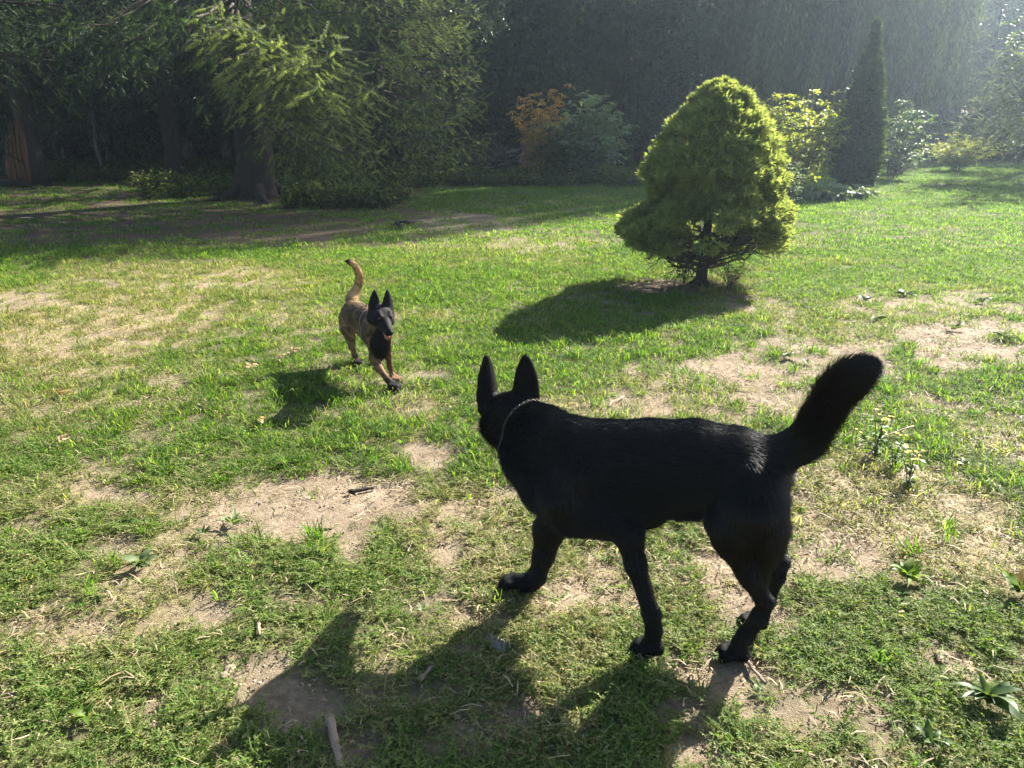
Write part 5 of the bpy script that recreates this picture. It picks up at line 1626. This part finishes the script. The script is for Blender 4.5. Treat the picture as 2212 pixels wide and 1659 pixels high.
stick(905, 478, 870, 500, .02, "fallen branch at the shaded edge under the spruce", 14, BARK, bend=.2, twig=3)
chip(491, 1449, 46, 24, 78, "rectangular piece of old wood in the left foreground", 1, thick=.7)
chip(1073, 1388, 62, 34, -48, "flat chunk of bark at the edge of the black dog's shadow", 2, GREYBARK, .35)
chip(1495, 1466, 32, 18, 85, "cut woody stub between the paws of the black dog", 3, thick=.8)
chip(1512, 1265, 22, 11, -10, "small dark chip on the bare soil under the black dog", 4, BARK)
chip(702, 1135, 28, 9, 5, "flat dark chip at the front of the left bare patch", 5, BARK)
chip(1190, 1435, 26, 12, 20, "dark chips of wood on soil in front of the near forepaw", 6, BARK)
chip(1620, 1408, 40, 22, 20, "pale papery chip behind the hind paw", 7, thick=.2)
chip(860, 1502, 30, 14, 15, "sliver of wood in the middle of the big shadow", 8)
chip(2035, 1420, 44, 26, 60, "curled tan bark piece in the weeds at lower right", 9, thick=.5)

# ------------------------------------------------------------------ dry leaves
M_DRYLEAF = leaf_material("dry_tan_leaf", [(0, (0.22, 0.14, 0.07)), (.5, (0.36, 0.26, 0.14)), (1, (0.48, 0.38, 0.23))], .2, .7, .15)
def dry_leaf(x, y, rpx, label, seed):
    r = np.random.default_rng(seed); p = vg(x, y); s = abs(vg(x + rpx, y)[0] - p[0]); p[2] = ground_z(np.array([p[0]]), np.array([p[1]]))[0] + .03
    mb = MB()
    for k in range(5):
        v, q = big_leaf(s * (.8 + .5 * r.random()), s * .5, .6 + .4 * r.normal(), .5 * r.normal(), .04, seed * 7 + k)
        a = r.random() * 6.28 if k else 0; c, sn = math.cos(a), math.sin(a)
        v = v @ np.array([[c, sn, 0], [-sn, c, 0], [0, 0, 1]]) + [0, 0, .006 * k]
        mb.add(v, quads=q, tint=r.random())
    o = mb.build("dry_leaf_cluster", M_DRYLEAF, None, True, tuple(p), (r.normal() * .2, r.normal() * .2, r.random() * 6)); tag(o, label, "dry leaves")
for i, (x, y, rp, lab) in enumerate(((636, 770, 18, "tan dry leaf cluster nearest the running dog"), (608, 786, 15, "orange-brown dry leaves beside the bent twig"), (545, 808, 16, "lone orange dry leaf left of the bent twig"), (138, 862, 22, "yellow dry leaf cluster at the far left"),
        (560, 922, 16, "curled pale dry leaf below the running dog's shadow"), (135, 965, 14, "dark curled leaf in the grass at the left"), (2085, 1462, 14, "brown crumpled leaf on soil at lower right"), (1742, 1235, 16, "pale dry leaf behind the black dog's hock"))):
    dry_leaf(x, y, rp, lab, 40 + i)

# ------------------------------------------------------------------ yellow mustard flowers behind the tail
M_PETAL = leaf_material("yellow_petals", [(0, (0.75, 0.6, 0.02)), (1, (0.85, 0.72, 0.03))], .4, .5, .2, tgain=(1.2, 1.1, .5))
def mustard(x, y, h, n, label, seed):
    r = np.random.default_rng(seed); p = vg(x, y); o = empty("flowering_weed", tuple(p)); tag(o, label, "plant", "yellow-flowered weeds right of the tail")
    st_, lf, pt = MB(), MB(), MB(); tv, tf = leaf_template(.2, .1, .5)
    for k in range(n):
        a = r.random() * 6.283; e = np.array([math.cos(a), math.sin(a), 0]) * h * .5 * r.random() + [0, 0, h * (.6 + .5 * r.random())]
        P = np.array([[0, 0, 0], e * [.3, .3, .5], e]); v, tr, q = tube(P, [.003, .002, .0012], 4, False); st_.add(v, tris=tr, quads=q)
        m = 8; u = np.linspace(.1, .85, m); Q = interp(P, u); aa = r.random(m) * 6.283
        v, f = compose(tv, tf, frames(np.stack([np.cos(aa), np.sin(aa), .2 * r.normal(size=m)], -1), np.tile([0, 0, 1.0], (m, 1)) + .3 * r.normal(size=(m, 3))), Q, .035 * (.6 + .7 * r.random(m)))
        lf.add(v, tris=f, tint=np.repeat(r.random(m), len(tv)))
        for c in range(2):
            cpt = e + r.normal(size=3) * .012
            for j in range(4):
                b_ = j * 1.571 + r.random(); d = np.array([[math.cos(b_), math.sin(b_), .3]])
                v, f = compose(DIAMOND[0] * [1, 1.8, 1], DIAMOND[1], frames(d, np.array([[0, 0, 1.0]])), cpt[None], np.array([.009])); pt.add(v, tris=f, tint=r.random())
    st_.build("stem", TWIG, o); lf.build("foliage", M_WEED[1], o); pt.build("petals", M_PETAL, o)
mustard(1888, 990, .20, 7, "flowering weed with yellow blossoms just right of the tail", 1)
mustard(1960, 1060, .15, 5, "low flowering weed in the straw right of the tail", 2)
mustard(1930, 1010, .15, 4, "middle one of the yellow-flowered weeds by the tail", 3)

# scrubby stalks at the foot of the dwarf spruce
bush("dead_weed_clump", vg(1575, 622), .30, .22, 26, 3, 4, .03, M_STRAWLEAF if "M_STRAWLEAF" in globals() else M_DRYLEAF, 201, "dry weedy stalks at the right foot of the dwarf spruce", "plant", lt=LEAFN, stem_r=.003, tw_len=.06)
bush("leafy_weed_clump", vg(1478, 612), .30, .12, 9, 3, 5, .045, M_LEAF, 202, "dark leafy sprouts at the left foot of the dwarf spruce", "plant", stem_r=.003, tw_len=.07)

# ================================================================== haze in the air
hz = MB()
x0, x1, y0, y1, z0, z1 = -60.0, 66.0, -6.0, 68.0, -1.2, 18.5
hv = [(x, y, z) for x in (x0, x1) for y in (y0, y1) for z in (z0, z1)]
hz.add(hv, quads=[(0, 1, 3, 2), (4, 6, 7, 5), (0, 4, 5, 1), (2, 3, 7, 6), (0, 2, 6, 4), (1, 5, 7, 3)])
hm, hnt, hout = new_mat("haze_air")
pv = N(hnt, "ShaderNodeVolumePrincipled")
pv.inputs["Color"].default_value = (0.66, 0.82, 1.0, 1)
pv.inputs["Density"].default_value = 0.0018
pv.inputs["Anisotropy"].default_value = 0.72
L(hnt, pv.outputs[0], hout.inputs["Volume"])
tag(hz.build("haze", hm), "sunlit haze hanging in the air", "haze", kind="stuff")
